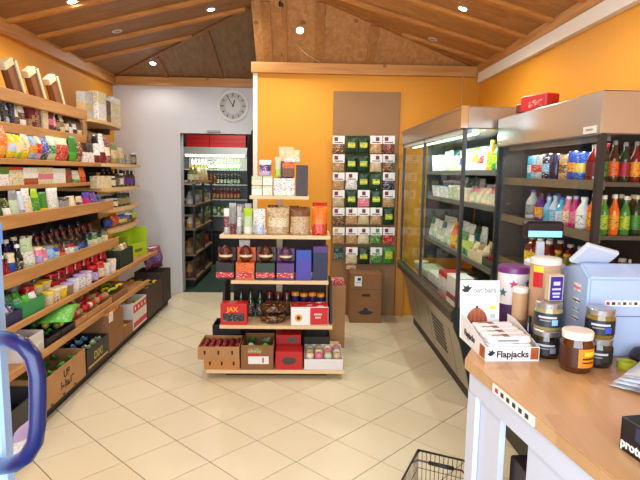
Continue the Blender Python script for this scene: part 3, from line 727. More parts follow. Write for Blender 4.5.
def fruit(kind, cols, r, name, place, key, end='near end', cat=None, stem=True, h0=0.0):
    def f(p, rz, w, d, q):
        c = cols[q % len(cols)]
        R = random.Random(q)
        rr = min(r, w/2, d/2) if kind != 'leaf' else min(r, w*0.55, d*0.55)
        p = Vector(p); p.z += h0
        if kind in (0, 'pepper', 'egg') and stem:
            t = thing(name, loc=p, rz=q*1.1)
            ob('flesh', m_fruit(round(rr, 3), kind), plain(c, 0.35, var=0.12, bscale=18), t)
            ob('stalk', m_lathe([(0.003, 0), (0.0025, 0.012)], 6), plain('olive', 0.6), t, (0, 0, rr*1.78 if kind == 0 else rr*2.0))
        else:
            t = ob(name, m_fruit(round(rr, 3), kind), plain(c, 0.45, var=0.15, bscale=18), None, p, q*1.1 if kind != 'banana' else rz+0.12*((q*7) % 3-1))
        item(t, '%s %s' % (cw(c), name.replace('_', ' ')), place, cat or name.split('_')[-1], end, key)
    return f
X6, z6, _ = BOARDS['S6']; X7, z7, _ = BOARDS['S7']; X8, z8, _ = BOARDS['S8']
z6 += 0.001; z7 += 0.001; z8 += 0.001
PT = plain((40, 110, 90), 0.4); PB = plain((40, 44, 90), 0.4); PG = plain((50, 150, 90), 0.4)
def lx(x, X, z): return Y_at(x, X, z)
y0, y1, y2 = lx(6, X6, z6), lx(28, X6, z6), lx(50, X6, z6)
tray_of('punnet_tray', 'navy tray of small packs at the near end of the low shelf', 'tray', (X6-0.15, (y0+y1)/2, z6), PI/2, y1-y0-.01, 0.24, 0.08, PB, goods('bag', [('navy', 'olive', 'lilac'), ('khaki', 'navy', 'olive')], .1, 'in the navy tray', 'packs in the navy tray'), n=(4, 2))
tray_of('punnet_tray', 'green and teal tray of packets on the low pot shelf', 'tray', (X6-0.14, (y1+y2)/2, z6), PI/2, y2-y1-.01, 0.22, 0.10, PG, goods('bag', [('green', 'lime', 'sky'), ('palegreen', 'green', 'white'), ('brightgreen', 'sky', 'green')], .12, 'in the green tray', 'packets in the green tray'), n=(3, 2))
# dark crate and lime boxes at the far end of the pot shelf
tray_of('crate', 'dark green crate of packs beside the lime green box', 'crate', (X6-0.17, lx(131, X6, z6), z6), PI/2, 0.36, 0.27, 0.17, plain((34, 52, 40), 0.5), goods('bag', [('khaki', 'darkgreen', 'cream'), ('olive', 'darkgreen', 'lime')], .2, 'in the dark crate', 'packs in the dark crate'), n=(4, 2))
t = thing('lime_box', 'lime green display box with cut-out front by the white wall', 'box', (-1.86, 5.70, 0.656), PI/2-0.25)
LM = plain((176, 204, 36), 0.5)
ob('back', m_box(0.36, 0.012, 0.30, 0.001), LM, t, (0, 0.09, 0)); ob('side', m_box(0.012, 0.17, 0.30, 0.001), LM, t, (0.172, 0, 0)); ob('side', m_box(0.012, 0.17, 0.22, 0.001), LM, t, (-0.172, 0, 0))
ob('front', m_box(0.33, 0.01, 0.14, 0.001), LM, t, (0, -0.085, 0)); ob('base', m_box(0.33, 0.16, 0.01, 0.001), LM, t, (0, 0, 0.0))
ob('emblem', m_box(0.14, 0.004, 0.03, 0.001), plain('olive', 0.5), t, (0, -0.0925, 0.05))
# produce shelf
o_ = lx(30, X7, z7); o2 = lx(51, X7, z7)
tray_of('orange_box', 'white cardboard box of oranges on the produce shelf', 'box', (X7-0.19, (o_+o2)/2, z7), PI/2, o2-o_-.01, 0.3, 0.13, plain((214, 212, 208), 0.6), fruit(0, ['orange', 'amber'], .045, 'orange', 'in the white orange box', 'oranges', stem=False, h0=0.045), n=(4, 3))
ob('print', m_box(0.22, 0.0015, 0.028, 0), printed('white', 'white', 'charcoal', 'solid'), [o for o in C.objects if o.name.startswith('orange_box')][0], (0, -0.1512, 0.05))
BP = plain((34, 34, 38), 0.45); WOODT = wood((180, 130, 76), (205, 158, 102), 'X')
specs = [(52, 66, BP, ['green', 'lime', 'olive'], 'leaf', 'salad_bunch', 'black tray of green leaves on the produce shelf', 'in the black leaf tray', 0.10),
         (66, 80, BP, ['olive', 'yellow', 'green'], 0, 'pear', 'black tray of yellow-green fruit on the produce shelf', 'in the pear tray', 0.05),
         (80, 92, WOODT, ['khaki', 'red', 'tan'], 0, 'onion', 'wooden tray of brown and red onions on the produce shelf', 'in the onion tray', 0.045),
         (92, 104, WOODT, ['red', 'crimson', 'cream'], 0, 'radish', 'wooden tray of red and cream roots on the produce shelf', 'in the root tray', 0.045),
         (104, 116, WOODT, ['tan', 'red', 'khaki'], 0, 'potato', 'wooden tray of tan potatoes on the produce shelf', 'in the potato tray', 0.045)]
for a, b_, m_, cols, kd, nm, lb, pl, rr in specs:
    ya, yb = lx(a, X7, z7), lx(b_, X7, z7)
    tray_of('produce_tray', lb, 'tray', (X7-0.19, (ya+yb)/2, z7), PI/2, yb-ya-.01, 0.32, 0.085, m_, fruit(kd, cols, rr, nm, pl, nm.replace('_', ' ')+' heap', stem=(kd == 0), h0=0.055), front=0.7, n=(4, 4) if kd == 0 else (3, 3))
# bright green bag lying over the shelf edge
t = ob('salad_bag', m_pouch(0.2, 0.07, 0.34, 'pillow', 1), printed('brightgreen', 'lime', 'palegreen', 'cap', 0.3), None, (X7-0.05, lx(70, X7, z7)-0.1, z7+0.125), rot=(-1.45, 0.0, 0.25))
tag(t, 'bright green salad bag sagging over the produce shelf edge', 'bag')
# banana crate
ya, yb = lx(117, X7, z7), lx(131, X7, z7)
tray_of('banana_crate', 'crate of yellow-green bananas at the end of the produce shelf', 'crate', (X7-0.16, (ya+yb)/2, z7), PI/2, yb-ya-.01, 0.26, 0.09, CARD_D, fruit('banana', ['lime', 'yellow', 'olive'], .09, 'banana', 'in the banana crate', 'bananas', stem=False, h0=0.075), front=0.8, n=(2, 4))

# ---- boxes along the floor
def carton_box(label, x0, x1, h, d, mat, X=-1.57, z=None, front=1.0, inner=None, name='produce_box', zb=None, n=(4, 3)):
    z = z8 if zb is None else zb
    a, b_ = lx(x0, X, z+.05), lx(x1, X, z+.05)
    return tray_of(name, label, 'box', (X-d/2, (a+b_)/2, z), PI/2, b_-a-.012, d, h, mat, inner or (lambda *q: None), front=front, n=n, t=0.007), b_-a-.012
INK = plain((30, 26, 22), 0.6)
o, w = carton_box('dark grey crate at the near end of the floor row', 4, 44, 0.17, 0.36, plain((52, 54, 58), 0.5), inner=fruit('leaf', ['darkgreen', 'green'], .09, 'leek', 'in the dark grey crate', 'leeks', stem=False, h0=0.04))
t = ob('snack_bag', m_pouch(0.22, 0.08, 0.2, 'pillow', 3), printed('purple', 'white', 'lilac', 'tri', 0.3), None, (-1.50, 2.72, 0.03), rot=(0.15, 0, PI/2)); tag(t, 'purple and white bag on the floor behind the blue handle', 'bag')
o, w = carton_box('open brown cardboard box with black lettering and green leaves', 45, 86, 0.20, 0.36, CARD, inner=fruit('leaf', ['brightgreen', 'green', 'lime'], .11, 'lettuce', 'in the lettered cardboard box', 'lettuces', stem=False, h0=0.13))
text('print', 'UP', 0.075, INK, o, (0.0, -0.1808, 0.115), FRONT, 0.001)
for u, v, a_, b2 in ((-.08, .05, .01, .05), (-.055, .06, .03, .012), (-.02, .04, .012, .06), (.01, .07, .04, .01), (.02, .045, .05, .02), (.06, .05, .012, .045), (.09, .085, .035, .01)): ob('print_mark', m_box(a_, 0.001, b2, 0), INK, o, (u, -0.1806, v))
for u in (-0.22, -0.05, 0.12): ob('notch', m_box(0.03, 0.001, 0.012, 0), INK, o, (u, -0.1806, 0.004))
o, w = carton_box('black produce box with yellow lettering beside the lettered cardboard box', 87, 109, 0.17, 0.34, plain((28, 28, 30), 0.5), inner=fruit('leaf', ['palegreen', 'sky', 'silver'], .08, 'wrapped_salad', 'in the black produce box', 'wrapped salads', stem=False, h0=0.12))
YI = plain((190, 170, 80), 0.5)
text('print', 'DIXI', 0.085, YI, o, (0, -0.1708, 0.06), FRONT, 0.001); ob('stripe', m_box(w*0.9, 0.001, 0.014, 0), YI, o, (0, -0.1706, 0.022))
o, w = carton_box('tall brown cardboard box with a white price card, on the floor', 109.5, 124, 0.30, 0.32, CARD_D, inner=fruit(0, ['amber', 'orange'], .04, 'mandarin', 'in the tall brown box', 'mandarins', stem=False, h0=0.25))
ob('price_card', m_box(0.09, 0.002, 0.08, 0), printed('white', 'white', 'red', 'solid'), o, (-w/2+0.04, -0.163, 0.25))
o, w = carton_box('low open box of yellow fruit beside the red and white box', 124.5, 133, 0.11, 0.3, CARD_D, inner=fruit(0, ['yellow', 'amber', 'red'], .045, 'apple', 'in the low fruit box', 'yellow fruit', h0=0.03))
o, w = carton_box('red and white banana box on the floor near the door', 133.5, 147, 0.25, 0.34, plain((214, 210, 205), 0.5), inner=fruit('banana', ['yellow', 'lime', 'amber'], .09, 'banana', 'in the red and white box', 'bananas', stem=False, h0=0.19), n=(2, 4))
RP = plain('red', 0.5)
for zz, hh in ((0.02, 0.05), (0.16, 0.07)): ob('red_band', m_box(w*0.98, 0.001, hh, 0), RP, o, (0, -0.1706, zz))
for i in range(4): ob('print', m_box(0.03, 0.001, 0.03, 0), WHITEP, o, (-w*0.36+i*w*0.24, -0.1712, 0.18))
o, w = carton_box('dark brown crate of bananas on the floor beside the white door frame', 147.5, 163, 0.30, 0.34, plain((70, 48, 36), 0.7), inner=fruit('banana', ['lime', 'olive', 'yellow'], .09, 'banana', 'in the dark brown crate', 'bananas', stem=False, h0=0.25), n=(3, 4))
o, w = carton_box('closed-sided dark box at the far end of the floor row', 163.5, 171, 0.35, 0.32, plain((58, 44, 38), 0.7))
t = ob('snack_bag', m_pouch(0.3, 0.14, 0.26, 'pillow', 2), printed('darkred', 'purple', 'lilac', 'band', 0.3), None, (-1.72, 6.08, 0.452), rot=(-0.15, 0, PI/2-.4))
tag(t, 'plump dark red and purple bag by the white wall', 'bag')

# ================================================================== gondola stand in the middle
gon = thing('display_stand', 'free-standing tiered pine display stand in the middle of the shop', 'display stand', (-0.22, 4.3, 0))
GS = [('S0', 3.90, 0.075, -0.74, 0.315), ('S1', 3.98, 0.40, -0.645, 0.222), ('S2', 4.08, 0.73, -0.57, 0.19), ('S3', 4.08, 1.085, -0.655, 0.20), ('S4', 4.18, 1.385, -0.435, 0.03)]
GB = dict(S0=4.62, S1=4.55, S2=4.5, S3=4.5, S4=4.46)
def gp(name, x0, x1, y0, y1, z0, z1, mat, bev=0.0):
    o = bx(name, x0, x1, y0, y1, z0, z1, mat, None, bev); o.parent = gon; o.location -= gon.location; return o
for k, Y, z, x0, x1 in GS: gp('shelf_board', x0, x1, Y, GB[k], z-0.028, z, PINE_X, 0.003)
gp('base', -0.60, 0.18, 3.99, 4.58, 0, 0.046, plain((72, 50, 36), 0.7))
for z0, z1 in ((0.0755, .371), (.401, .701), (.731, 1.056), (1.086, 1.356)): gp('post', -0.235, -0.185, 4.42, 4.46, z0, z1, plain((214, 190, 150), 0.5))
for s, x in ((-1, -0.643), (1, 0.203)):
    bm = bmesh.new(); pts = [(4.02, .4005), (4.46, .4005), (4.46, .70), (4.2, .70)]
    v0 = [bm.verts.new((x, a, b_)) for a, b_ in pts]; v1 = [bm.verts.new((x+0.018, a, b_)) for a, b_ in pts]
    bm.faces.new(v0); bm.faces.new(v1[::-1])
    for i in range(4): bm.faces.new((v0[i], v1[i], v1[(i+1) % 4], v0[(i+1) % 4]))
    bmesh.ops.recalc_face_normals(bm, faces=bm.faces)
    o = ob('side_panel', finish(bm), plain((46, 42, 40), 0.7), gon); o.location = -gon.location
gp('back_board', -0.60, 0.188, 4.465, 4.49, 0.0755, 0.371, plain((66, 50, 40), 0.7)); gp('back_board', -0.60, 0.188, 4.465, 4.49, 0.4005, 0.701, plain((66, 50, 40), 0.7)); gp('back_board', -0.55, 0.18, 4.465, 4.49, 0.7305, 1.056, plain((66, 50, 40), 0.7))
# top shelf
Y, z = 4.18, 1.3855
row('on the stand\'s top shelf', 'F', Y, z, [(251, 262, 1, 'box', 'white', 'palegreen', 'white', .075, .1), (262, 272.5, 1, 'box', 'white', 'cream', 'lime', .075, .1), (273, 295, 1, 'plainbox', 'white', 'white', 'brown', .14, .11),
    (295.5, 308, 1, 'plainbox', 'charcoal', 'charcoal', 'darkred', .24, .12),
    (251, 262, 1, 'box', 'cream', 'palegreen', 'white', .072, .1, 0, .079), (262, 272.5, 1, 'box', 'white', 'palegreen', 'lime', .072, .1, 0, .079),
    (258, 271, 1, 'bag', 'lilac', 'purple', 'white', .12, .08, .01, .156), (274, 281, 1, 'bag', 'palegreen', 'lime', 'cream', .16, .05, .02, .147), (281.5, 294, 1, 'box', 'brown', 'orange', 'darkbrown', .11, .08, .01, .147),
    (277, 293, 1, 'pillow', 'darkred', 'purple', 'cream', .40, .07, .13), (283, 300, 1, 'bag', 'cream', 'white', 'amber', .1, .06, .02, .262)], 'packs piled on the stand top', 'left')
Y, z = 4.08, 1.0855
row('on the stand\'s second shelf', 'F', Y, z, [(222.5, 228.5, 1, 'bag', 'silver', 'darkred', 'white', .2, .06), (229, 235, 1, 'bag', 'grey', 'darkred', 'silver', .21, .06), (235.5, 241, 1, 'bag', 'silver', 'white', 'grey', .22, .06),
    (242, 252, 1, 'bag', 'white', 'palegreen', 'lime', .2, .09), (252.5, 265, 1, 'bag', 'white', 'paleblue', 'teal', .205, .09), (266, 289, 1, 'bag', 'beige', 'cream', 'charcoal', .21, .1), (289.5, 310.5, 1, 'bag', 'beige', 'beige', 'brown', .2, .1), (311.5, 328, 1, 'bag', 'orange', 'red', 'amber', .23, .09),
    (226, 250, 3, 'bag', 'silver', 'white', 'grey', .235, .06, .1), (266, 310, 4, 'bag', 'brown', 'tan', 'beige', .22, .07, .12), (312, 328, 1, 'bag', 'amber', 'orange', 'red', .25, .07, .12)], 'bags on the second shelf of the stand', 'left')
# easter eggs in cartons
Y, z = 4.08, 0.7305
def egg_box(x0, x1, c1, c2, cegg, label, egg=True, h=0.135):
    a, b_ = X_at(x0, Y, z), X_at(x1, Y, z); w = b_-a-0.006
    t = thing('egg_carton', label, 'carton', ((a+b_)/2, Y+0.02+0.055, z), group='egg cartons on the stand')
    ob('box', m_box(w, 0.11, h, 0.003), printed(c1, c1, 'charcoal', 'solid', 0.4), t)
    ob('label_band', m_box(w*0.96, 0.002, h*0.3, 0), printed(c2, c2, 'white', 'solid', 0.4, 60), t, (0, -0.0565, h*0.14))
    if egg:
        ob('chocolate_egg', m_fruit(round(w*0.38, 3), 'egg'), plain(cegg, 0.3), t, (0, 0.0, h))
        ob('egg_band', m_lathe([(w*0.382, w*0.30), (w*0.385, w*0.42)]), plain('cream', 0.4), t, (0, 0, h))
    ob('back_card', m_box(w, 0.004, h+w*0.75, 0.001), printed(c1, c1, c2, 'solid', 0.4), t, (0, 0.0575, 0))
for a in ((215, 234, 'black', 'red', (96, 40, 24), 'black egg carton with red band, leftmost on the stand'), (235, 254.5, 'orange', 'red', (110, 44, 26), 'orange egg carton with a chocolate egg on the stand'), (255, 275, 'darkgreen', 'red', (90, 40, 26), 'green egg carton with a chocolate egg on the stand'), (276, 294.5, 'purple', 'red', (96, 60, 80), 'purple egg carton with a foil egg on the stand')): egg_box(*a)
row('among the egg cartons', 'F', Y, z, [(295.5, 311.5, 1, 'box', 'violet', 'blue', 'violet', .24, .1), (312.5, 328, 1, 'box', 'navy', 'purple', 'charcoal', .265, .1), (236, 248, 1, 'pillow', 'white', 'silver', 'grey', .3, .05, .13), (250, 292, 4, 'box', 'darkbrown', 'black', 'darkred', .22, .06, .15)], 'egg cartons on the stand', 'left')
# third tier
Y, z = 3.98, 0.4005
def wide_box(name, label, x0, x1, Yf, d, h, z, mat, rz=0.0, group=None):
    a, b_ = X_at(x0, Yf, z), X_at(x1, Yf, z)
    t = thing(name, label, 'box', ((a+b_)/2, Yf+0.012+d/2, z), rz, group); ob('body', m_box(b_-a-.004, d, h, 0.003), mat, t); return t, b_-a-.004, d
t, w, d = wide_box('carton', 'red box with black foot and yellow lettering on the stand', 220, 247, Y, 0.11, 0.165, z, plain('red', 0.4))
ob('black_panel', m_box(w*0.8, 0.001, 0.06, 0), printed('black', 'black', 'grey', 'solid', 0.4, 60), t, (0, -d/2-.0006, 0.03)); text('print', 'JAX', 0.05, plain('amber', 0.4), t, (-0.01, -d/2-.0008, 0.105), FRONT, 0.002)
for i, (zz, lb) in enumerate(((0.0, 'lower dark seeded loaf wrapped in film on the stand'), (0.078, 'upper dark seeded loaf wrapped in film on the stand'))):
    o = ob('seed_loaf', m_lathe([(0.06, 0), (0.098, 0.012), (0.105, 0.035), (0.095, 0.06), (0.06, 0.075), (0, 0.077)], 18), printed('darkbrown', 'brown', 'tan', 'solid', 0.3, 55), None, (X_at(272, Y, z), Y+0.13, z+zz)); tag(o, lb, 'bread', 'wrapped seeded loaves')
t, w, d = wide_box('carton', 'white and red box with a yellow emblem at the stand\'s right', 290, 328, Y, 0.16, 0.145, z, plain('white', 0.4), 0.06)
ob('red_panel', m_box(w*0.48, 0.001, 0.135, 0), plain('red', 0.4), t, (w*0.25, -d/2-.0006, 0.005)); ob('emblem', m_lathe([(0.03, 0), (0.03, 0.001)], 8), plain('amber', 0.4), t, (-w*0.3, -d/2-.0004, 0.06), rot=FRONT)
ob('emblem_centre', m_lathe([(0.016, 0), (0.016, 0.001)], 6), BLACKP, t, (-w*0.3, -d/2-.0014, 0.06), rot=FRONT)
ob('red_top', m_box(w*0.98, d*0.96, 0.001, 0), printed('red', 'red', 'white', 'solid', 0.4, 20), t, (0, 0, 0.1455)); [ob('print_line', m_box(q_, 0.001, 0.014, 0), plain((240, 190, 190), 0.4), t, (w*0.22, -d/2-.0018, zz_)) for q_, zz_ in ((0.06, 0.08), (0.045, 0.055))]
row('on the stand\'s third tier', 'F', Y, z, [(232, 262, 3, 'bottle', 'darkgreen', 'black', 'charcoal', .22, .08, .2), (262, 290, 3, 'jar', 'darkbrown', 'darkred', 'brown', .2, .08, .22), (290, 326, 4, 'tub', 'navy', 'amber', 'purple', .2, .09, .2), (300, 322, 2, 'plainbox', 'crimson', 'red', 'darkred', .18, .06, .29)], 'bottles at the back of the stand', 'left')
# bottom tier
Y, z = 3.90, 0.0755
def slots(o, w, d, zz, n, mat=INK):
    for i in range(n): ob('hand_hole', m_box(0.014, 0.001, 0.03, 0), mat, o, (-w/2+w*(i+.5)/n, -d/2-.0006, zz))
a, b_ = X_at(203, Y, z), X_at(240, Y, z); w = b_-a
o = tray_of('fruit_tray', 'lower cardboard tray with slots, under the tray of red fruit', 'tray', ((a+b_)/2, Y+0.015+0.13, z), 0, w-.01, 0.26, 0.085, plain((196, 134, 72), 0.7), lambda *q: None, n=(1, 1)); slots(o, w-.01, .26, .03, 3)
o = tray_of('fruit_tray', 'upper slotted cardboard tray filled with dark red fruit', 'tray', ((a+b_)/2-0.02, Y+0.13, z+0.0855), 0, w+.03, 0.29, 0.10, CARD, fruit(0, ['darkred', 'crimson'], .032, 'cherry', 'in the slotted tray', 'dark red fruit', 'left', h0=0.035), n=(6, 5)); slots(o, w+.03, .29, .04, 3)
a, b_ = X_at(240.5, Y, z), X_at(273.5, Y, z); w = b_-a-.006
o = tray_of('produce_box', 'brown box with a white and red card, holding a lettuce', 'box', ((a+b_)/2, Y+0.01+0.16, z), 0, w, 0.32, 0.19, CARD_D, fruit('leaf', ['palegreen', 'green', 'brightgreen'], .1, 'lettuce', 'in the brown box on the stand', 'lettuces on the stand', 'left', stem=False, h0=0.13), n=(2, 2))
ob('price_card', m_box(0.155, 0.002, 0.06, 0), plain('white', 0.5), o, (0.01, -0.162, 0.045)); ob('red_mark', m_box(0.012, 0.001, 0.04, 0), RP, o, (0.045, -0.1635, 0.055)); ob('leaf_print', m_box(0.1, 0.001, 0.05, 0), printed('olive', 'tan', 'palegreen', 'band'), o, (-0.02, -0.1606, 0.12)); ob('red_print', m_box(0.09, 0.001, 0.02, 0), RP, o, (-0.03, -0.1612, 0.108))
t, w, d = wide_box('carton', 'lower red box with dark oval emblem on the stand', 275, 302.5, Y, 0.17, 0.14, z, plain((190, 26, 24), 0.4))
ob('oval_emblem', m_lathe([(0.05, 0), (0.05, 0.001)], 16), plain((60, 52, 34), 0.4), t, (0, -d/2-.0004, 0.07), rot=FRONT).scale = (1.1, 0.6, 1)
t, w, d = wide_box('carton', 'upper red box with dark emblem set back on the stand', 275.5, 301, Y+0.19, 0.13, 0.215, z, plain((196, 30, 26), 0.4))
ob('oval_emblem', m_lathe([(0.035, 0), (0.035, 0.001)], 16), plain((70, 90, 80), 0.4), t, (0.03, -d/2-.0004, 0.175), rot=FRONT).scale = (1.2, 0.6, 1)
a, b_ = X_at(304, Y, z), X_at(343, Y, z); w = b_-a-.004
o = tray_of('fruit_tray', 'white tray of wrapped garlic and roots at the stand\'s right', 'tray', ((a+b_)/2, Y+0.015+0.14, z), 0, w, 0.28, 0.11, plain((226, 226, 228), 0.5), fruit(0, ['cream', 'beige', 'palegreen', 'pink'], .045, 'garlic_bulb', 'in the white tray', 'garlic bulbs', 'left', h0=0.05), front=0.75, n=(4, 3))
a, b_ = X_at(212, 4.2, .15), X_at(240, 4.2, .15)
tray_of('crate', 'black plastic crate behind the tray of dark red fruit', 'crate', ((a+b_)/2, 4.34, z), 0, b_-a, 0.22, 0.25, BLACKP, fruit(0, ['charcoal', 'darkgreen'], .05, 'avocado', 'in the black crate', 'avocados', 'left', h0=0.15), n=(3, 3))
a, b_ = X_at(304, 4.2, .15), X_at(330, 4.2, .15)
tray_of('crate', 'dark crate of green vegetables behind the white tray', 'crate', ((a+b_)/2, 4.34, z), 0, b_-a, 0.22, 0.16, plain((60, 56, 48), 0.7), fruit('leaf', ['green', 'olive'], .09, 'chard', 'in the dark crate behind the white tray', 'chard bunches', 'left', stem=False, h0=0.06), n=(2, 2))
# brown carton and red cans standing behind the stand's right side
o = tray_of('cardboard_box', 'tall open brown cardboard box behind the stand\'s right end', 'box', (0.285, 4.82, 0.0), 0, 0.17, 0.34, 0.57, CARD, lambda *q: None, n=(1, 1))
t = thing('can_pack', 'red and white pack on the open cardboard box behind the stand', 'pack', (0.30, 4.76, 0.0085)); 
ob('body', m_box(0.12, 0.12, 0.60, 0.004), plain('beige', 0.5), t); ob('red_wrap', m_box(0.123, 0.123, 0.11, 0.006), printed('red', 'red', 'white', 'band', 0.3), t, (0, 0, 0.50))

# ================================================================== back wall: board with hanging packets, carton
pg = thing('peg_board', 'tall brown board with rows of hanging packets on orange wall', 'display board', (0.645, YM-0.02, 0.0))
ob('board', m_box(0.715, 0.018, 2.43, 0.002), plain((150, 112, 72), 0.6, var=0.04, bscale=5), pg, (0, 0.009, 0.0))
grid = ['W:brown G G W:tan W:darkred', 'W:tan G G W:beige W:brown', 'W:tan W:white G G W:navy', 'W:beige G W:pink G W:tan', 'W:brown W:tan W:beige W:tan G', 'Y:tan W:tan W:cream L:green R:red', 'T:teal W:cream G L:green H:yellow']
cols_x = (338.5, 351.5, 363.5, 376, 388.5); rows_y = (136, 154.5, 172.5, 190, 207.5, 227, 247)
RW = ['top', 'second', 'third', 'fourth', 'fifth', 'sixth', 'bottom']; CWN = ['first', 'second', 'third', 'fourth', 'last']
for ri, line in enumerate(grid):
    for ci, tok in enumerate(line.split()):
        p = on_y(cols_x[ci], rows_y[ri], YM-0.06)
        hgt = 0.186; wd = 0.127
        if tok == 'G' or tok[0] == 'H':
            lb = 'dark green packet with yellow label' if tok == 'G' else 'green packet with broad yellow label'
        else:
            lb = {'W': 'white-topped packet', 'Y': 'yellow-marked packet', 'L': 'white and green packet', 'R': 'red-bottomed packet', 'T': 'small teal packet'}[tok[0]] + ('' if tok[0] in 'LRT' else ' of %s food' % cw(tok[2:]))
        if tok[0] == 'T': hgt, wd = 0.13, 0.1
        t = thing('hanging_packet', '%s, %s of the %s row on the board' % (lb, CWN[ci], RW[ri]), 'packet', (p.x, YM-0.075, p.z-hgt), 0, 'packets hanging on the brown board')
        if tok == 'G': body, top = plain('darkgreen', 0.35, bump=0.1), None
        elif tok[0] == 'H': body, top = plain('green', 0.35), None
        else:
            body = printed(tok[2:], tok[2:], 'cream' if tok[2:] not in ('white', 'cream') else 'grey', 'solid', 0.3, 60)
            top = plain({'T': 'navy'}.get(tok[0], 'white'), 0.5)
        ob('bag', m_pouch(wd, 0.05, hgt, 'pillow', (ri+ci) % 4), body, t)
        if top:
            ob('header_card', m_box(wd*1.0, 0.006, hgt*0.46, 0.001), top, t, (0, -0.024, hgt*0.54))
            ob('print', m_box(wd*0.3, 0.001, hgt*0.22, 0), plain('darkred' if tok[0] in 'WR' else ('amber' if tok[0] == 'Y' else 'green'), 0.5), t, ((-0.2+0.1*(ci % 4))*wd, -0.0275, hgt*0.7))
            ob('small_print', m_box(wd*0.7, 0.001, hgt*0.05, 0), plain('charcoal', 0.5), t, (0, -0.0275, hgt*0.6))
        else: ob('label', m_box(wd*0.62, 0.004, hgt*(0.3 if tok == 'G' else 0.45), 0.001), printed('lime', 'yellow', 'darkgreen', 'band', 0.4, 60), t, (0, -0.028, hgt*0.32))
        tubeob('hook', [(0, 0.055, hgt-.008), (0, -0.03, hgt-.008), (0, -0.034, hgt+.006)], 0.0025, CHROME, t, 5)
t = thing('packet', 'small white packet hanging below the second column of the board', 'packet', tuple(on_y(351, 269, YM-0.06)), 0)
t.location.y = YM-.075
ob('bag', m_pouch(0.11, 0.04, 0.06, 'pillow', 1), printed('white', 'beige', 'brown', 'tri'), t)
tubeob('hook', [(0, 0.055, .055), (0, -0.03, .055), (0, -0.034, .06)], 0.0025, CHROME, t, 5)
# closed carton with handle holes
a, b_ = on_y(349.5, 323, 5.46).x, on_y(381, 323, 5.46).x
t = thing('cardboard_box', 'closed brown cardboard box with black print below the hanging packets', 'box', ((a+b_)/2, 5.46+0.15, 0))
ob('body', m_box(b_-a, 0.28, 0.53, 0.004), CARD_D, t); ob('tape', m_box(0.05, 0.282, 0.535, 0.001), plain((172, 134, 90), 0.3), t, (0.09, 0, 0)) if False else None
ob('flap_line', m_box(b_-a-.006, 0.001, 0.004, 0), plain((96, 66, 40), 0.7), t, (0, -0.1405, 0.36)); ob('hand_hole', m_box(0.085, 0.002, 0.026, 0.008), INK, t, (0, -0.1406, 0.285))
bm = bmesh.new()
bird = [(-.085, .03), (-.06, .035), (-.03, .045), (-.012, .075), (0, .07), (.012, .075), (.03, .045), (.06, .035), (.085, .03), (.06, .008), (.03, 0), (-.03, 0), (-.06, .008)]
add_prism(bm, bird, 0, 0.001); ob('emblem', finish(bm), plain((36, 42, 48), 0.6), t, (0, -0.1404, 0.09), rot=FRONT)
ob('label', m_box(0.075, 0.001, 0.105, 0), plain('white', 0.5), t, (-0.085, -0.1408, 0.395)); ob('label_print', m_box(0.035, 0.001, 0.03, 0), plain('navy', 0.5), t, (-0.075, -0.142, 0.455)); ob('label_lines', m_box(0.05, 0.001, 0.006, 0), plain('grey', 0.5), t, (-0.085, -0.142, 0.43))
# pale pine post by the far end of the cooler
o = bx('wood_panel', 1.008, 1.10, YM-0.05, YM-0.003, 0, 1.62, wood((190, 122, 46), (206, 138, 58), 'Z'), None, 0.003); tag(o, 'upright orange-brown wood panel beside the far end of the cooler', 'panel')

# ================================================================== multideck cooler on the right
CO = thing('chilled_cabinet', 'long glass-fronted chilled cabinet with steel canopy along the right wall', 'cooler', (1.4, 4.45, 0))
CY0, CY1, CX0, CX1 = 3.40, 5.50, 1.0, 1.80
def cp(name, x0, x1, y0, y1, z0, z1, mat, bev=0.0, root=None):
    root = root or CO
    o = bx(name, x0, x1, y0, y1, z0, z1, mat, None, bev); o.parent = root; o.location -= root.location; return o
def extrude_y(name, pts, y0, y1, mat, root):
    bm = bmesh.new(); a = [bm.verts.new((x, y0, z)) for x, z in pts]; b_ = [bm.verts.new((x, y1, z)) for x, z in pts]; n = len(pts)
    bm.faces.new(a); bm.faces.new(b_[::-1])
    for i in range(n): bm.faces.new((a[i], b_[i], b_[(i+1) % n], a[(i+1) % n]))
    bmesh.ops.recalc_face_normals(bm, faces=bm.faces)
    o = ob(name, finish(bm), mat, root); o.location = -root.location; return o
BASE_M = plain((176, 172, 160), 0.3, 0.7)
extrude_y('base', [(1.145, 0.09), (1.06, 0.46), (1.02, 0.56), (1.02, 0.60), (1.79, 0.60), (1.79, 0.09)], CY0+.03, CY1-.02, BASE_M, CO)
extrude_y('end_panel', [(1.16, 0.0), (1.04, 0.46), (0.995, 0.56), (0.985, 0.69), (1.795, 0.69), (1.795, 0.0)], CY0, CY0+.029, plain((40, 46, 42), 0.35), CO)
extrude_y('bumper', [(1.0, 0.585), (0.978, 0.60), (0.975, 0.66), (1.0, 0.69), (1.05, 0.69), (1.05, 0.601), (1.015, 0.601)], CY0+.03, CY1, plain((70, 76, 74), 0.3, 0.4), CO)
extrude_y('chrome_rail', [(0.990, 0.691), (0.990, 0.703), (1.03, 0.703), (1.03, 0.691)], CY0, CY1, CHROME, CO)
cp('kick_plate', 1.165, 1.79, CY0+.03, CY1-.02, 0, 0.088, plain((30, 30, 32), 0.5))
for i in range(7):
    zz = 0.20+0.035*i; xx = 1.145-(zz-.09)/0.37*0.085
    cp('vent_slat', xx-.006, xx+.004, 3.95, 4.32, zz, zz+.014, plain((60, 60, 58), 0.4, 0.3))
for y in (3.75, 4.45, 5.0):
    extrude_y('panel_seam', [(1.1435, 0.095), (1.0585, 0.46), (1.06, 0.462), (1.146, 0.096)], y, y+.008, plain((60, 58, 54), 0.5), CO)
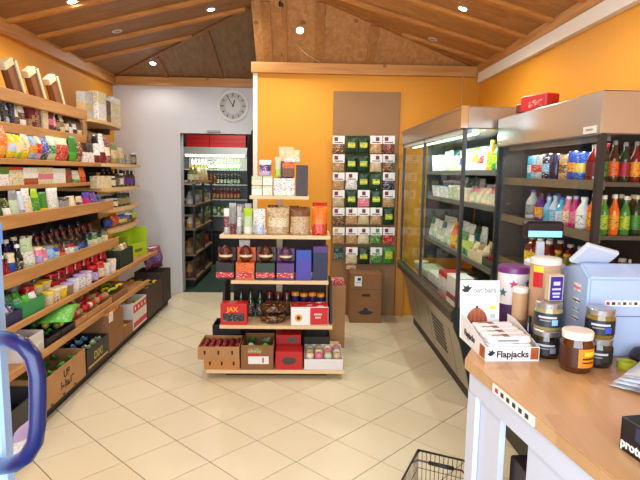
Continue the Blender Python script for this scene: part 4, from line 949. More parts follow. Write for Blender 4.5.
cp('back_panel', 1.76, 1.80, CY0+.03, CY1-.02, 0.601, 1.86, plain((84, 92, 90), 0.5))
cp('canopy', CX0-.02, 1.80, CY0, CY1, 1.862, 2.0, plain((172, 160, 146), 0.3, 0.8), 0.006)
cp('canopy_trim', CX0-.026, CX0-.0205, CY0, CY1, 1.985, 1.999, CHROME); cp('canopy_corner', CX0-.032, CX0+.02, CY0-.012, CY0-.0005, 1.862, 2.006, CHROME, 0.004)
cp('light_trough', CX0, CX0+.06, CY0+.03, CY1-.03, 1.835, 1.861, plain((210, 220, 218), 0.3))
cp('light_tube', 1.08, 1.11, CY0+.05, CY1-.05, 1.83, 1.855, plain((225, 255, 240), 0.5, emit=2.5))
area('cooler_light', (1.16, 4.45, 1.825), (1.4, 4.45, 0.9), 0.06, 2.0, 10, (0.86, 1.0, 0.93)).rotation_euler = (0, -0.45, 0)
GL = glass((0.97, 0.99, 0.98), 0.055)
for y0, y1 in ((CY0+.03, 4.53), (4.57, CY1-.02)): cp('glass_door', CX0+.006, CX0+.012, y0, y1, 0.704, 1.861, GL)
for y in (CY0+.002, 4.535, CY1-.02): cp('mullion', CX0, CX0+.02, y, y+(.03 if y != 4.535 else .034), 0.704, 1.8615, plain((70, 72, 72), 0.3, 0.6))
cp('end_glass', CX0+.021, 1.33, CY0+.006, CY0+.012, 0.704, 1.861, GL); cp('end_glass', CX0+.021, 1.25, CY1-.012, CY1-.006, 0.704, 1.861, GL); cp('end_wall', 1.251, 1.755, CY1-.018, CY1-.002, 0.704, 1.861, plain((70, 74, 72), 0.5))
cp('end_stile', 1.33, 1.36, CY0+.0, CY0+.03, 0.69, 1.8615, plain((50, 52, 52), 0.3, 0.5)); cp('end_wall', 1.36, 1.755, CY0+.0, CY0+.03, 0.69, 1.8615, plain((58, 60, 60), 0.5))
CSH = (1.60, 1.36, 0.94)
for z in CSH:
    s_ = cp('shelf_board', 1.25, 1.759, CY0+.04, CY1-.02, z-.02, z, plain((120, 126, 126), 0.4, 0.4))
    o = bx('price_rail', 1.238, 1.2495, CY0+.04, CY1-.02, z-.03, z+.006, plain((90, 96, 96), 0.35), None); o.parent = s_; o.location = o.location-s_.location-CO.location
Z = 0.0008
row('on the cooler\'s top shelf', 'R', 1.25, CSH[0]+Z, [(424, 428, 1, 'bottle', 'white', 'orange', 'orange', .204, .07), (428, 437, 3, 'tub', 'white', 'palegreen', 'sky', .156, .09), (437, 445, 2, 'bag', 'palegreen', 'white', 'green', .192, .08), (445, 453, 2, 'tub', 'cream', 'white', 'palegreen', .132, .09), (453, 458, 1, 'bag', 'white', 'blue', 'navy', .180, .08), (458, 464, 1, 'bag', 'white', 'paleblue', 'grey', .168, .08),
    (464, 470, 1, 'bag', 'yellow', 'white', 'amber', .180, .08), (470, 476, 1, 'bag', 'white', 'red', 'cream', .180, .08), (476, 481, 1, 'bag', 'white', 'white', 'red', .156, .08), (481, 485, 1, 'bottle', 'amber', 'yellow', 'lime', .216, .06), (485, 490, 1, 'bag', 'green', 'lime', 'darkgreen', .180, .07), (490, 493, 1, 'bag', 'palegreen', 'green', 'white', .168, .07), (493, 496, 1, 'bag', 'orange', 'red', 'darkred', .180, .07),
    (426, 495, 11, 'bag', 'white', 'palegreen', 'teal', .204, .08, .12)], 'dairy packs on the top cooler shelf', 'left', lim=(3.44, 5.47))
row('on the cooler\'s middle shelf', 'R', 1.25, CSH[1]+Z, [(424, 444, 5, 'tub', 'white', 'paleblue', 'grey', .102, .11), (444, 452, 2, 'tub', 'palegreen', 'white', 'green', .120, .1), (452, 462, 2, 'tub', 'cream', 'white', 'pink', .108, .11), (463, 486, 4, 'bag', 'cream', 'palegreen', 'pink', .120, .1), (486, 496, 2, 'bag', 'white', 'cream', 'khaki', .108, .12),
    (425, 440, 3, 'tub', 'grey', 'white', 'silver', .156, .1, .13), (440, 455, 3, 'bag', 'teal', 'palegreen', 'white', .192, .08, .13), (455, 460, 1, 'bag', 'navy', 'lilac', 'white', .180, .08, .13), (463, 495, 6, 'tub', 'cream', 'white', 'khaki', .144, .09, .14)], 'tubs on the middle cooler shelf', 'left', lim=(3.44, 5.47))
row('on the cooler\'s lower shelf', 'R', 1.25, CSH[2]+Z, [(424, 446, 6, 'bag', 'white', 'palegreen', 'teal', .192, .09), (446, 450, 1, 'bottle', 'orange', 'amber', 'yellow', .216, .07), (450, 464, 3, 'bag', 'green', 'lime', 'white', .168, .09),
    (425, 462, 7, 'bag', 'white', 'teal', 'darkgreen', .216, .08, .13)], 'salad packs on the lower cooler shelf', 'left', lim=(3.44, 5.47))
a, b_ = sorted((Y_at(465, 1.25, .94), Y_at(479.5, 1.25, .94)))
tray_of('cheese_tray', 'pale tray of wrapped cheese on the cooler\'s lower shelf', 'tray', (1.43, (a+b_)/2, CSH[2]+Z), -PI/2, b_-a-.01, 0.33, 0.07, plain((206, 196, 160), 0.5), goods('bag', [('cream', 'beige', 'white'), ('khaki', 'cream', 'beige')], .12, 'in the cheese tray', 'wrapped cheeses', 'left'), n=(3, 3))
a, b_ = sorted((Y_at(480, 1.25, .94), Y_at(495, 1.25, .94)))
tray_of('pepper_tray', 'dark tray of red and yellow peppers at the cooler\'s near end', 'tray', (1.42, (a+b_)/2, CSH[2]+Z), -PI/2, b_-a-.04, 0.33, 0.06, plain((50, 60, 46), 0.5), fruit('pepper', ['red', 'yellow', 'crimson', 'amber'], .045, 'pepper', 'in the pepper tray', 'peppers', 'left', h0=0.012), n=(4, 3))
row('in the cooler\'s open well', 'R', 1.07, 0.6008, [(410, 414, 1, 'tub', 'palegreen', 'cream', 'green', .120, .12), (414, 424, 3, 'plainbox', 'palegreen', 'green', 'olive', .108, .2), (424, 434, 1, 'plainbox', 'white', 'white', 'palegreen', .132, .16), (434, 442, 1, 'box', 'white', 'red', 'crimson', .204, .14), (442, 450, 1, 'box', 'white', 'red', 'cream', .216, .14), (450, 459, 2, 'bag', 'lilac', 'palegreen', 'olive', .156, .12),
    (422, 458, 6, 'tub', 'darkgreen', 'palegreen', 'khaki', .120, .1, .26)], 'packs in the well of the cooler', 'left', lim=(3.44, 5.47))
# red packet on the fridge top, hanging cord
# ================================================================== drinks fridge
FR = thing('drinks_fridge', 'glass drinks fridge with brushed steel canopy behind the counter', 'fridge', (1.5, 2.76, 0))
FX0, FX1, FY0, FY1 = 1.2, 1.82, 2.17, 3.35
fp = lambda *a, **k: cp(*a, root=FR, **k)
DK = plain((44, 46, 48), 0.35, 0.4)
fp('base', FX0+.03, FX1, FY0, FY1, 0, 0.55, DK); fp('back_panel', FX1-.03, FX1, FY0+.02, FY1-.03, 0.551, 1.744, plain((72, 74, 76), 0.5))
fp('canopy', FX0-.005, FX1, FY0, FY1, 1.745, 1.92, plain((186, 184, 180), 0.25, 0.85), bev=0.005)
s_ = fp('name_plate', FX0-.009, FX0-.0055, FY0+.03, FY0+.13, 1.752, 1.782, plain((226, 224, 214), 0.4))
ob('print', m_box(0.001, 0.055, 0.008, 0), plain('grey', 0.5), s_, (-0.0022, 0, 0.011))
fp('sill', FX0, FX0+.05, FY0, FY1, 0.551, 0.62, STEEL)
for y in (FY0, FY1-.03): fp('stile', FX0, FX0+.025, y, y+.03, 0.621, 1.7445, DK)
fp('far_wall', FX0+.026, FX1-.031, FY1-.028, FY1, 0.551, 1.7445, plain((66, 68, 70), 0.4))
fp('rear_stile', FX1-.06, FX1-.031, FY0, FY0+.03, 0.551, 1.7445, DK)
fp('glass_door', FX0+.008, FX0+.014, FY0+.031, 2.752, 0.621, 1.7445, GL); fp('glass_door', FX0+.015, FX0+.021, 2.74, FY1-.031, 0.621, 1.7445, GL)
fp('end_glass', FX0+.026, FX1-.061, FY0+.008, FY0+.014, 0.551, 1.7445, glass((0.9, 0.88, 0.86), 0.07))
FZS = (1.55, 1.325, 1.06, 0.80)
for z in FZS:
    s_ = fp('shelf_board', 1.25, FX1-.031, FY0+.031, FY1-.031, z-.018, z, plain((96, 92, 84), 0.4, 0.3))
    o = bx('price_rail', 1.238, 1.2495, FY0+.031, FY1-.031, z-.034, z+.008, plain((120, 112, 98), 0.35, 0.3), None); o.parent = s_; o.location = o.location-s_.location-FR.location
fp('light_tube', FX0+.05, FX0+.075, FY0+.06, FY1-.06, 1.722, 1.7435, plain((120, 120, 122), 0.4))
area('fridge_light', (1.30, 2.76, 1.715), (1.5, 2.76, 1.0), 0.05, 1.0, 1.6, (1.0, 0.97, 0.92)).rotation_euler = (0, -0.3, 0)
row('on the fridge\'s top shelf', 'R', 1.25, FZS[0]+Z, [(519, 523, 1, 'can', 'cyan', 'white', 'navy', .135, .06), (523, 527.5, 1, 'can', 'sky', 'red', 'white', .135, .06), (528, 534, 1, 'can', 'silver', 'red', 'white', .14, .06), (534, 541, 1, 'can', 'navy', 'sky', 'white', .14, .06), (541, 548, 1, 'can', 'navy', 'navy', 'black', .14, .06), (550, 558, 1, 'can', 'tan', 'brown', 'cream', .13, .06), (558, 565, 1, 'can', 'blue', 'amber', 'navy', .14, .06), (565, 572, 1, 'can', 'blue', 'yellow', 'sky', .14, .06),
    (576, 585, 1, 'bottle', 'darkred', 'charcoal', 'darkred', .17, .06), (585, 595, 1, 'bottle', 'darkbrown', 'darkred', 'crimson', .17, .06),  
    (520, 572, 8, 'can', 'navy', 'charcoal', 'grey', .135, .06, .09), (576, 596, 2, 'bottle', 'coffee', 'black', 'darkred', .17, .06, .09)], 'drink cans and bottles on the top fridge shelf', 'left', lim=(2.21, 3.31))
row('on the fridge\'s second shelf', 'R', 1.25, FZS[1]+Z, [(518, 525, 1, 'bottle', 'silver', 'blue', 'grey', .17, .065), (526, 534, 1, 'bottle', 'purple', 'charcoal', 'amber', .15, .06), (535, 540, 1, 'bottle', 'sky', 'paleblue', 'cyan', .14, .055), (540.5, 546, 1, 'bottle', 'paleblue', 'sky', 'sky', .145, .055), (546.5, 552.5, 1, 'bottle', 'cyan', 'blue', 'paleblue', .145, .055), (553, 559, 1, 'bottle', 'pink', 'white', 'cream', .15, .055), (559.5, 565.5, 1, 'bottle', 'magenta', 'lilac', 'pink', .15, .055), (566, 574, 1, 'bottle', 'white', 'white', 'white', .155, .06),
    (576, 583.5, 1, 'bottle', 'orange', 'white', 'amber', .17, .06), (584, 591.5, 1, 'bottle', 'amber', 'white', 'red', .17, .06), 
    (519, 575, 7, 'bottle', 'paleblue', 'blue', 'sky', .15, .06, .085), (577, 596, 3, 'bottle', 'darkgreen', 'cream', 'green', .17, .06, .085), (577, 594, 2, 'bottle', 'honey', 'cream', 'amber', .17, .06, .17)], 'drink bottles on the second fridge shelf', 'left', lim=(2.21, 3.31))
row('on the fridge\'s third shelf', 'R', 1.25, FZS[2]+Z, [(516, 540, 3, 'bottle', 'darkred', 'white', 'yellow', .17, .065), (541, 600, 7, 'bottle', 'olive', 'amber', 'yellow', .13, .06), (518, 600, 9, 'bottle', 'darkred', 'white', 'amber', .16, .06, .09)], 'bottles on the third fridge shelf', 'left', lim=(2.21, 3.31))
row('at the fridge\'s glass end, top shelf', 'F', 2.19, FZS[0]+Z, [(603.5, 613, 1, 'bottle', 'darkgreen', 'charcoal', 'green', .17, .06), (613, 624, 1, 'bottle', 'coffee', 'grey', 'orange', .17, .06), (624, 635, 1, 'bottle', 'darkgreen', 'grey', 'crimson', .17, .06), (635, 657, 2, 'bottle', 'darkred', 'grey', 'amber', .17, .06)], 'bottles behind the glass end of the fridge', 'left', inset=0.015)
row('at the fridge\'s glass end, second shelf', 'F', 2.19, FZS[1]+Z, [(603.5, 613, 1, 'bottle', 'green', 'white', 'lime', .17, .06), (613, 624, 1, 'bottle', 'orange', 'white', 'amber', .17, .06), (624, 635, 1, 'bottle', 'green', 'white', 'lime', .17, .06), (635, 646, 1, 'bottle', 'darkgreen', 'cream', 'green', .17, .06), (646, 657, 1, 'bottle', 'orange', 'white', 'red', .17, .06)], 'bottles behind the glass end of the fridge', 'left', inset=0.015)
p = on_x(536, 104, 1.27)
t = thing('red_packet', 'red packet with white print lying on the drinks fridge top', 'packet', (1.262, Y_at(537, 1.25, 1.94), 1.9205), -PI/2+0.3)
ob('body', m_box(0.2, 0.09, 0.085, 0.006), plain('red', 0.35), t); ob('print_panel', m_box(0.1, 0.001, 0.035, 0), printed('red', 'red', 'white', 'solid', 0.4, 70), t, (0.02, -0.0457, 0.02)); ob('end_flap', m_box(0.05, 0.07, 0.05, 0.006), plain('darkred', 0.4), t, (-0.126, 0, 0))

# ================================================================== counter
CT = thing('sales_counter', 'white sales counter with a beech worktop in the foreground', 'counter', (0.9, 1.3, 0))
def fx(Y): return 0.597+(1.881-Y)*0.130
CZ = 0.90
top = [(fx(0.45), 0.45), (1.5, 0.45), (1.5, 2.13), (1.18, 2.13), (1.18, 2.40), (0.86, 2.40), (0.74, 2.16), (0.597, 1.881)]
bm = bmesh.new(); add_prism(bm, top, CZ-.042, CZ); bmesh.ops.bevel(bm, geom=[e for e in bm.edges if abs(e.verts[0].co.z-e.verts[1].co.z) < 1e-5], offset=0.004, segments=2, affect='EDGES')
o = ob('worktop', finish(bm), None, CT); o.location = -CT.location
wt, nt, b = newmat('beech_worktop')
tc = nt.nodes.new('ShaderNodeTexCoord'); mp = nt.nodes.new('ShaderNodeMapping'); mp.inputs['Rotation'].default_value = (0, 0, 0.13)
nt.links.new(tc.outputs['Object'], mp.inputs['Vector'])
br = nt.nodes.new('ShaderNodeTexBrick'); br.inputs['Scale'].default_value = 1.0; br.inputs['Brick Width'].default_value = 0.5; br.inputs['Row Height'].default_value = 0.045; br.inputs['Mortar Size'].default_value = 0.0
br.inputs['Color1'].default_value = (*lin((196, 154, 106)), 1); br.inputs['Color2'].default_value = (*lin((212, 172, 124)), 1); br.inputs['Bias'].default_value = 0.0
m2 = nt.nodes.new('ShaderNodeMapping'); m2.inputs['Rotation'].default_value = (0, 0, PI/2); nt.links.new(mp.outputs[0], m2.inputs[0]); nt.links.new(m2.outputs[0], br.inputs['Vector'])
n = nt.nodes.new('ShaderNodeTexNoise'); n.inputs['Scale'].default_value = 3; n.inputs['Detail'].default_value = 5
m3 = nt.nodes.new('ShaderNodeMapping'); m3.inputs['Scale'].default_value = (20, 1.5, 20); nt.links.new(mp.outputs[0], m3.inputs[0]); nt.links.new(m3.outputs[0], n.inputs['Vector'])
mx = nt.nodes.new('ShaderNodeMix'); mx.data_type = 'RGBA'; mx.blend_type = 'MULTIPLY'; mx.inputs['Factor'].default_value = 0.18
nt.links.new(br.outputs['Color'], mx.inputs[6]); nt.links.new(n.outputs['Fac'], mx.inputs[7]); nt.links.new(mx.outputs[2], b.inputs['Base Color']); b.inputs['Roughness'].default_value = 0.28
o.material_slots[0].link = 'OBJECT'; o.material_slots[0].material = wt
WP = plain((204, 213, 230), 0.4)
def slab(name, pts, z0, z1, mat):
    bm = bmesh.new(); add_prism(bm, pts, z0, z1); bmesh.ops.recalc_face_normals(bm, faces=bm.faces); o = ob(name, finish(bm), mat, CT); o.location = -CT.location; return o
def front_strip(y0, y1, off, th): return [(fx(y0)+off, y0), (fx(y0)+off+th, y0), (fx(y1)+off+th, y1), (fx(y1)+off, y1)]
slab('apron', front_strip(0.5, 1.862, 0.012, 0.02), 0.785, CZ-.0425, WP)
slab('front_panel', front_strip(1.66, 1.85, 0.03, 0.02), 0.02, 0.784, WP); slab('front_panel', front_strip(0.5, 1.49, 0.03, 0.02), 0.02, 0.784, WP)
slab('leg_post', front_strip(1.80, 1.862, 0.010, 0.018), 0.0, 0.784, WP)
slab('end_panel', [(0.62, 1.865), (0.76, 2.13), (0.875, 2.37), (0.895, 2.36), (0.78, 2.12), (0.655, 1.865)], 0.0, CZ-.0425, WP)
slab('back_panel', [(1.46, 0.5), (1.48, 0.5), (1.48, 2.1), (1.46, 2.1)], 0.0, CZ-.0425, WP); slab('inner_shelf', [(0.72+.1, 0.52), (1.455, 0.52), (1.455, 1.85), (0.69, 1.85)], 0.36, 0.38, WP)
s_ = slab('price_strip', front_strip(1.415, 1.66, -0.0032, 0.003), CZ-.036, CZ-.006, WHITEP)
for i in range(6):
    yy = 1.64-i*0.036
    bm = bmesh.new(); add_prism(bm, front_strip(yy-.018, yy, -0.0042, 0.0008), CZ-.028, CZ-.014); o = ob('print', finish(bm), plain('red' if i == 0 else 'charcoal', 0.5), s_)
o = ob('storage_box', m_box(0.22, 0.18, 0.16, 0.006), plain((74, 40, 130), 0.4), None, (0.80, 1.57, 0.3805)); tag(o, 'purple box in the open gap under the counter', 'box')
o = ob('storage_box', m_box(0.2, 0.2, 0.1, 0.006), plain((44, 36, 34), 0.5), None, (0.80, 1.57, 0.541)); tag(o, 'dark box on the purple box under the counter', 'box')

# oat bar display: tray, header card, bars
DB = thing('bar_display', 'white display tray of oat bars with a header card', 'display box', (0.756, 1.995, CZ), 0.035)
CARDW = plain((236, 236, 238), 0.45)
COP = wood((150, 70, 34), (186, 100, 56), 'X', 0.4, 3.0)
w, d = 0.20, 0.29
ob('base', m_box(w, d, 0.003, 0), CARDW, DB); ob('front', m_box(w, 0.003, 0.05, 0), CARDW, DB, (0, -d/2+.0015, 0.003)); 
for s in (-1, 1):
    bm = bmesh.new(); v = [(-d/2+.003, .003), (d/2-.003, .003), (d/2-.003, .10), (d/2-.07, .10), (-d/2+.003, .053)]
    A = [bm.verts.new((s*w/2-(.003 if s > 0 else 0), a, c)) for a, c in v]; B = [bm.verts.new((s*w/2+(.003 if s < 0 else 0), a, c)) for a, c in v]
    bm.faces.new(A); bm.faces.new(B[::-1])
    for i in range(5): bm.faces.new((A[i], B[i], B[(i+1) % 5], A[(i+1) % 5]))
    bmesh.ops.recalc_face_normals(bm, faces=bm.faces); sd = ob('side', finish(bm), CARDW, DB)
    if s < 0:
        text('print', 'Flapjacks', 0.034, BLACKP, sd, (-w/2-.0008, 0.03, 0.03), (PI/2, 0, -PI/2), 0.0008); ob('print_dome', m_box(0.001, 0.05, 0.045, 0), COP, sd, (-w/2-.0006, -0.11, 0.004))
hd = ob('header_card', m_box(0.165, 0.003, 0.235, 0), CARDW, DB, (-0.02, d/2-.008, 0.003), rot=(-0.10, 0, 0))
text('print', 'oat bars', 0.030, plain('grey', 0.5), hd, (0.02, -0.0022, 0.185), FRONT, 0.0005)
bm = bmesh.new(); dome = [(0.045*math.cos(a), 0.062*math.sin(a)) for a in [i*PI/14 for i in range(15)]]; add_prism(bm, [(x, y) for x, y in dome], 0, 0.0012)
ob('print_dome', finish(bm), COP, hd, (-0.012, -0.0016, 0.06), rot=FRONT)
ob('print_foot', m_box(0.096, 0.0012, 0.012, 0), plain((130, 66, 40), 0.5), hd, (-0.012, -0.0022, 0.05)); ob('print_knob', m_lathe([(0.006, 0), (0.006, 0.001)], 8), BLACKP, hd, (-0.012, -0.0018, 0.125), rot=FRONT)
for i in range(-2, 3): ob('print_rib', m_box(0.0025, 0.001, 0.05-abs(i)*0.006, 0), plain((110, 54, 34), 0.5), hd, (-0.012+i*0.017, -0.0036, 0.063))
dove = [(-.024, .0), (-.012, .008), (-.02, .022), (-.004, .014), (.006, .024), (.008, .012), (.022, .014), (.014, .004), (.004, -.008), (-.01, -.01)]
def dove_at(par, loc, rot, s=1.0):
    bm = bmesh.new(); add_prism(bm, [(x*s, y*s) for x, y in dove], 0, 0.001); ob('emblem', finish(bm), BLACKP, par, loc, rot=rot)
dove_at(hd, (-0.055, -0.0018, 0.195), FRONT); ob('yellow_mark', m_box(0.026, 0.001, 0.014, 0.003), plain('yellow', 0.5), hd, (0.055, -0.0022, 0.115)); ob('grey_mark', m_box(0.02, 0.001, 0.016, 0.003), plain('silver', 0.5), hd, (0.055, -0.0022, 0.08))
fr_ = [o for o in DB.children if o.name.startswith('front')][0]
text('print', 'Flapjacks', 0.034, BLACKP, fr_, (0.0, -0.0022, 0.012), FRONT, 0.0008); dove_at(fr_, (-0.078, -0.0018, 0.024), FRONT, 0.7); ob('print_dome', m_box(0.03, 0.001, 0.044, 0), COP, fr_, (0.082, -0.0022, 0.003))
for i in range(12):
    j, k = i % 3, i//3                    # j: layer, k: row from the front
    t = thing('oat_bar', loc=(0.756+0.004*((i*5) % 3-1), 1.889+k*0.055, CZ+0.0035+j*0.0275+0.0*k), rz=0.035+0.05*((i*7) % 3-1))
    ob('wrapper', m_box(0.165, 0.046, 0.026, 0.009), plain((232, 230, 232), 0.3), t)
    ob('print_dome', m_box(0.024, 0.03, 0.0008, 0), plain((150, 80, 48), 0.4), t, (0.05-0.03*(i % 3), 0, 0.0262)); ob('print_line', m_box(0.06, 0.006, 0.0008, 0), plain('charcoal', 0.4), t, (-0.03, 0.004, 0.0262)); ob('print_line', m_box(0.08, 0.0008, 0.007, 0), plain('grey', 0.4), t, (-0.01, -0.0234, 0.01)); ob('gold_seal', m_box(0.012, 0.044, 0.024, 0.004), plain((170, 140, 90), 0.3), t, (0.077, 0, 0.0012))
    item(t, 'white wrapped oat bar with brown print', 'in the display tray', 'snack bar', 'top', 'oat bars in the display tray')

# jars and tubes
def place(px_, py_): return on_z(px_, py_, CZ)
def spread_jar(x, y, r, h, body, lid, label, lb, z=CZ, lidh=0.022, mark=None):
    t = thing('spread_jar', lb, 'jar', (x, y, z+.0005), 0.2, 'jars on the counter')
    ob('glass', m_lathe([(r*0.88, 0), (r, 0.008), (r, h*0.70), (r*0.9, h*0.78), (r*0.9, h-lidh)], 24), plain(body, 0.08, coat=0.6), t)
    ob('lid', m_lathe([(r*0.93, h-lidh), (r*0.96, h-.004), (r*0.9, h)], 24), lid, t)
    ob('label', m_lathe([(r*1.006, h*0.14), (r*1.006, h*0.64)], 24), label, t)
    if mark: mark(t, r, h)
    return t
SIL = plain((180, 182, 184), 0.3, 0.8)
def dark_marks(c):
    def f(t, r, h):
        for zz, hh, a0, a1, cc in ((0.46, 0.07, -0.8, 0.5, 'silver'), (0.36, 0.04, -0.7, 0.1, 'grey'), (0.22, 0.2, 0.15, 0.6, c)): ob('print', m_arc(r*1.008, h*zz, h*(zz+hh), a0-.5, a1-.5), plain(cc, 0.4), t)
    return f
BL = plain((30, 32, 36), 0.4)
spread_jar(0.912, 1.915, 0.050, 0.105, (34, 26, 20), SIL, BL, 'lower dark jar with black label behind the honey jar', mark=dark_marks('grey'))
spread_jar(0.912, 1.915, 0.050, 0.105, (150, 140, 90), SIL, plain((38, 48, 58), 0.4), 'upper olive jar with silver lid, beside the blue carton', z=CZ+.1055, mark=dark_marks('sky'))
spread_jar(1.058, 1.822, 0.049, 0.105, (30, 24, 20), SIL, BL, 'lower dark jar of the right stack, beside the yellow tape', mark=dark_marks('charcoal'))
spread_jar(1.058, 1.822, 0.049, 0.105, (120, 100, 40), SIL, plain((28, 32, 44), 0.4), 'upper dark-labelled jar of the right stack before the till', z=CZ+.1055, mark=dark_marks('blue'))
def honey(t, r, h):
    ob('orange_panel', m_arc(r*1.008, h*0.16, h*0.62, -0.55, 1.3), plain((222, 140, 30), 0.4), t)
    for zz, hh, a0, a1, cc in ((0.45, 0.1, -0.2, 0.6, 'yellow'), (0.36, 0.04, -0.3, 0.7, 'darkbrown'), (0.27, 0.03, -0.3, 0.5, 'darkbrown')): ob('print', m_arc(r*1.03, h*zz, h*(zz+hh), a0, a1), plain(cc, 0.4), t)
spread_jar(0.955, 1.775, 0.054, 0.142, (78, 36, 14), plain((236, 232, 222), 0.4), plain((70, 34, 16), 0.4), 'amber honey jar with a white lid and orange label', lidh=0.026, mark=honey)
t = thing('tea_tube', 'tall beige cardboard tube with white lid and red sticker', 'tube', (0.972, 2.09, CZ))
h = on_y(551, 259, 2.05).z-CZ
ob('body', m_lathe([(0.058, 0), (0.058, h*0.93)], 28), plain((190, 152, 116), 0.5), t); ob('lid', m_lathe([(0.0595, h*0.93), (0.0595, h*0.99), (0.054, h)], 28), plain((228, 222, 212), 0.4), t)
ob('red_sticker', m_arc(0.0585, h-.115, h-.055, -1.25, -0.55), RP, t); ob('yellow_sticker', m_arc(0.0585, h-.054, h-.030, -1.25, -0.55), plain('yellow', 0.5), t)
t = thing('tea_tube', 'short beige cardboard tube with a white lid behind the bar display', 'tube', (0.884, 2.11, CZ))
ob('body', m_lathe([(0.03, 0), (0.03, 0.2)], 20), plain((190, 150, 108), 0.5), t); ob('lid', m_lathe([(0.031, 0.2), (0.031, 0.218), (0.028, 0.22)], 20), plain((226, 222, 214), 0.4), t); ob('label', m_lathe([(0.0305, 0.05), (0.0305, 0.09)], 20), plain((150, 110, 70), 0.5), t)
t = thing('blue_carton', 'slim carton with blue label standing on the upper olive jar', 'carton', (0.93, 1.92, CZ+.2115), 0.1)
ob('body', m_box(0.058, 0.03, 0.098, 0.002), plain((196, 176, 140), 0.5), t); ob('label', m_box(0.048, 0.001, 0.088, 0), plain((40, 34, 140), 0.4), t, (0, -0.0157, 0.004))
for zz, ww in ((0.06, .026), (0.042, .034), (0.026, .03), (0.014, .026)): ob('print', m_box(ww, 0.0008, 0.007 if zz < .05 else .014, 0), plain((190, 190, 230), 0.4), t, (0, -0.0167, zz))
t = thing('dropper_bottle', 'small navy bottle with a yellow tag beside the bar display', 'bottle', (0.884, 2.015, CZ))
ob('body', m_lathe([(0.018, 0), (0.019, 0.06), (0.012, 0.08), (0.009, 0.1)], 14), plain((30, 30, 70), 0.15, coat=0.5), t); ob('cap', m_lathe([(0.011, 0.1), (0.010, 0.125)], 12), BLACKP, t); ob('yellow_tag', m_arc(0.0198, 0.03, 0.058, -1.2, 0.2), plain('yellow', 0.5), t); ob('label', m_lathe([(0.0195, 0.012), (0.0195, 0.045)], 14), plain((50, 70, 150), 0.4), t)
# purple-rimmed star tin
t = thing('star_tin', 'white tin with purple rim and coloured stars behind the display', 'tin', (0.918, 2.275, CZ)); h = on_y(520, 268, 2.21).z-CZ; r = 0.066
ob('body', m_lathe([(r, 0), (r, h*0.9)], 28), plain((228, 226, 228), 0.35), t); ob('purple_base', m_lathe([(r*1.004, 0.0), (r*1.004, h*0.42)], 28), plain((66, 30, 84), 0.4), t); ob('rim', m_lathe([(r*1.03, h*0.9), (r*1.03, h*0.98), (r*0.98, h)], 28), plain((110, 40, 110), 0.35), t)
star = [(0.02*(1 if k % 2 == 0 else 0.45)*math.sin(k*PI/5), 0.02*(1 if k % 2 == 0 else 0.45)*math.cos(k*PI/5)) for k in range(10)]
for ang, zz, c in ((-0.35, 0.74, 'magenta'), (-1.0, 0.60, 'teal'), (0.3, 0.56, 'blue'), (0.7, 0.75, 'purple')):
    bm = bmesh.new(); add_prism(bm, star[::-1], 0, 0.001); bmesh.ops.recalc_face_normals(bm, faces=bm.faces)
    ob('star', finish(bm), plain(c, 0.4), t, (r*1.004*math.sin(ang), -r*1.004*math.cos(ang), h*zz), rot=(PI/2, 0, ang))
# till with screen, printer with customer display
TL = thing('cash_till', 'pale blue-white cash till beside the stacked jars', 'cash register', (1.26, 1.9, CZ+.0005))
TM = plain((166, 192, 230), 0.35)
extr = [(0.0, 0.0), (0.0, 0.30), (0.07, 0.345), (0.23, 0.30), (0.23, 0.0)]
bm = bmesh.new(); A = [bm.verts.new((-0.21, a, c)) for a, c in extr]; B = [bm.verts.new((0.2, a, c)) for a, c in extr]; bm.faces.new(A); bm.faces.new(B[::-1])
for i in range(5): bm.faces.new((A[i], B[i], B[(i+1) % 5], A[(i+1) % 5]))
bmesh.ops.recalc_face_normals(bm, faces=bm.faces); bmesh.ops.bevel(bm, geom=bm.edges[:], offset=0.008, segments=2, affect='EDGES'); ob('housing', finish(bm), TM, TL)
ob('drawer_seam', m_box(0.40, 0.002, 0.004, 0), plain((110, 124, 150), 0.5), TL, (-0.005, -0.0006, 0.155)); 
sk = ob('sticker', m_box(0.13, 0.001, 0.022, 0), plain((236, 238, 244), 0.4), TL, (-0.08, -0.0008, 0.195))
for i, c in enumerate(('red', 'charcoal', 'grey', 'charcoal', 'grey', 'charcoal')): ob('icon', m_box(0.012, 0.0008, 0.011, 0), plain(c, 0.5), sk, (-0.054+i*0.021, -0.001, 0.0055))
for zz, c, hh in ((0.235, 'pink', 0.03), (0.19, 'navy', 0.018), (0.155, 'grey', 0.014), (0.12, 'navy', 0.016)): ob('side_sticker', m_box(0.001, 0.05, hh, 0), printed('white', c, c, 'band', 0.5, 60), TL, (-0.2108, 0.08, zz))
sc_ = ob('operator_screen', m_box(0.15, 0.022, 0.11, 0.008), plain((190, 200, 214), 0.35), TL, (-0.165, 0.13, 0.328), rot=(0.75, 0.25, 0.2))
ob('screen_glass', m_box(0.13, 0.001, 0.085, 0), plain((24, 26, 34), 0.1), sc_, (0, 0.0118, 0.012))
PD = thing('customer_display', 'blue-lit customer display on a pole above the till', 'display', (1.03, 2.27, CZ+.0005))
ob('base', m_box(0.12, 0.18, 0.30, 0.012), plain((222, 226, 234), 0.35), PD, (0.03, 0.02, 0)); ob('pole', m_box(0.034, 0.02, 0.09, 0.004), plain((200, 206, 216), 0.35), PD, (-0.005, 0, 0.30))
hz = on_y(546, 238, 2.27).z-CZ
hd2 = ob('head', m_box(0.165, 0.05, 0.075, 0.01), plain((16, 18, 26), 0.3), PD, (-0.005, -0.015, hz)); ob('lit_strip', m_box(0.145, 0.001, 0.026, 0), plain((110, 180, 255), 0.3, emit=1.6), hd2, (0, -0.0257, 0.008))
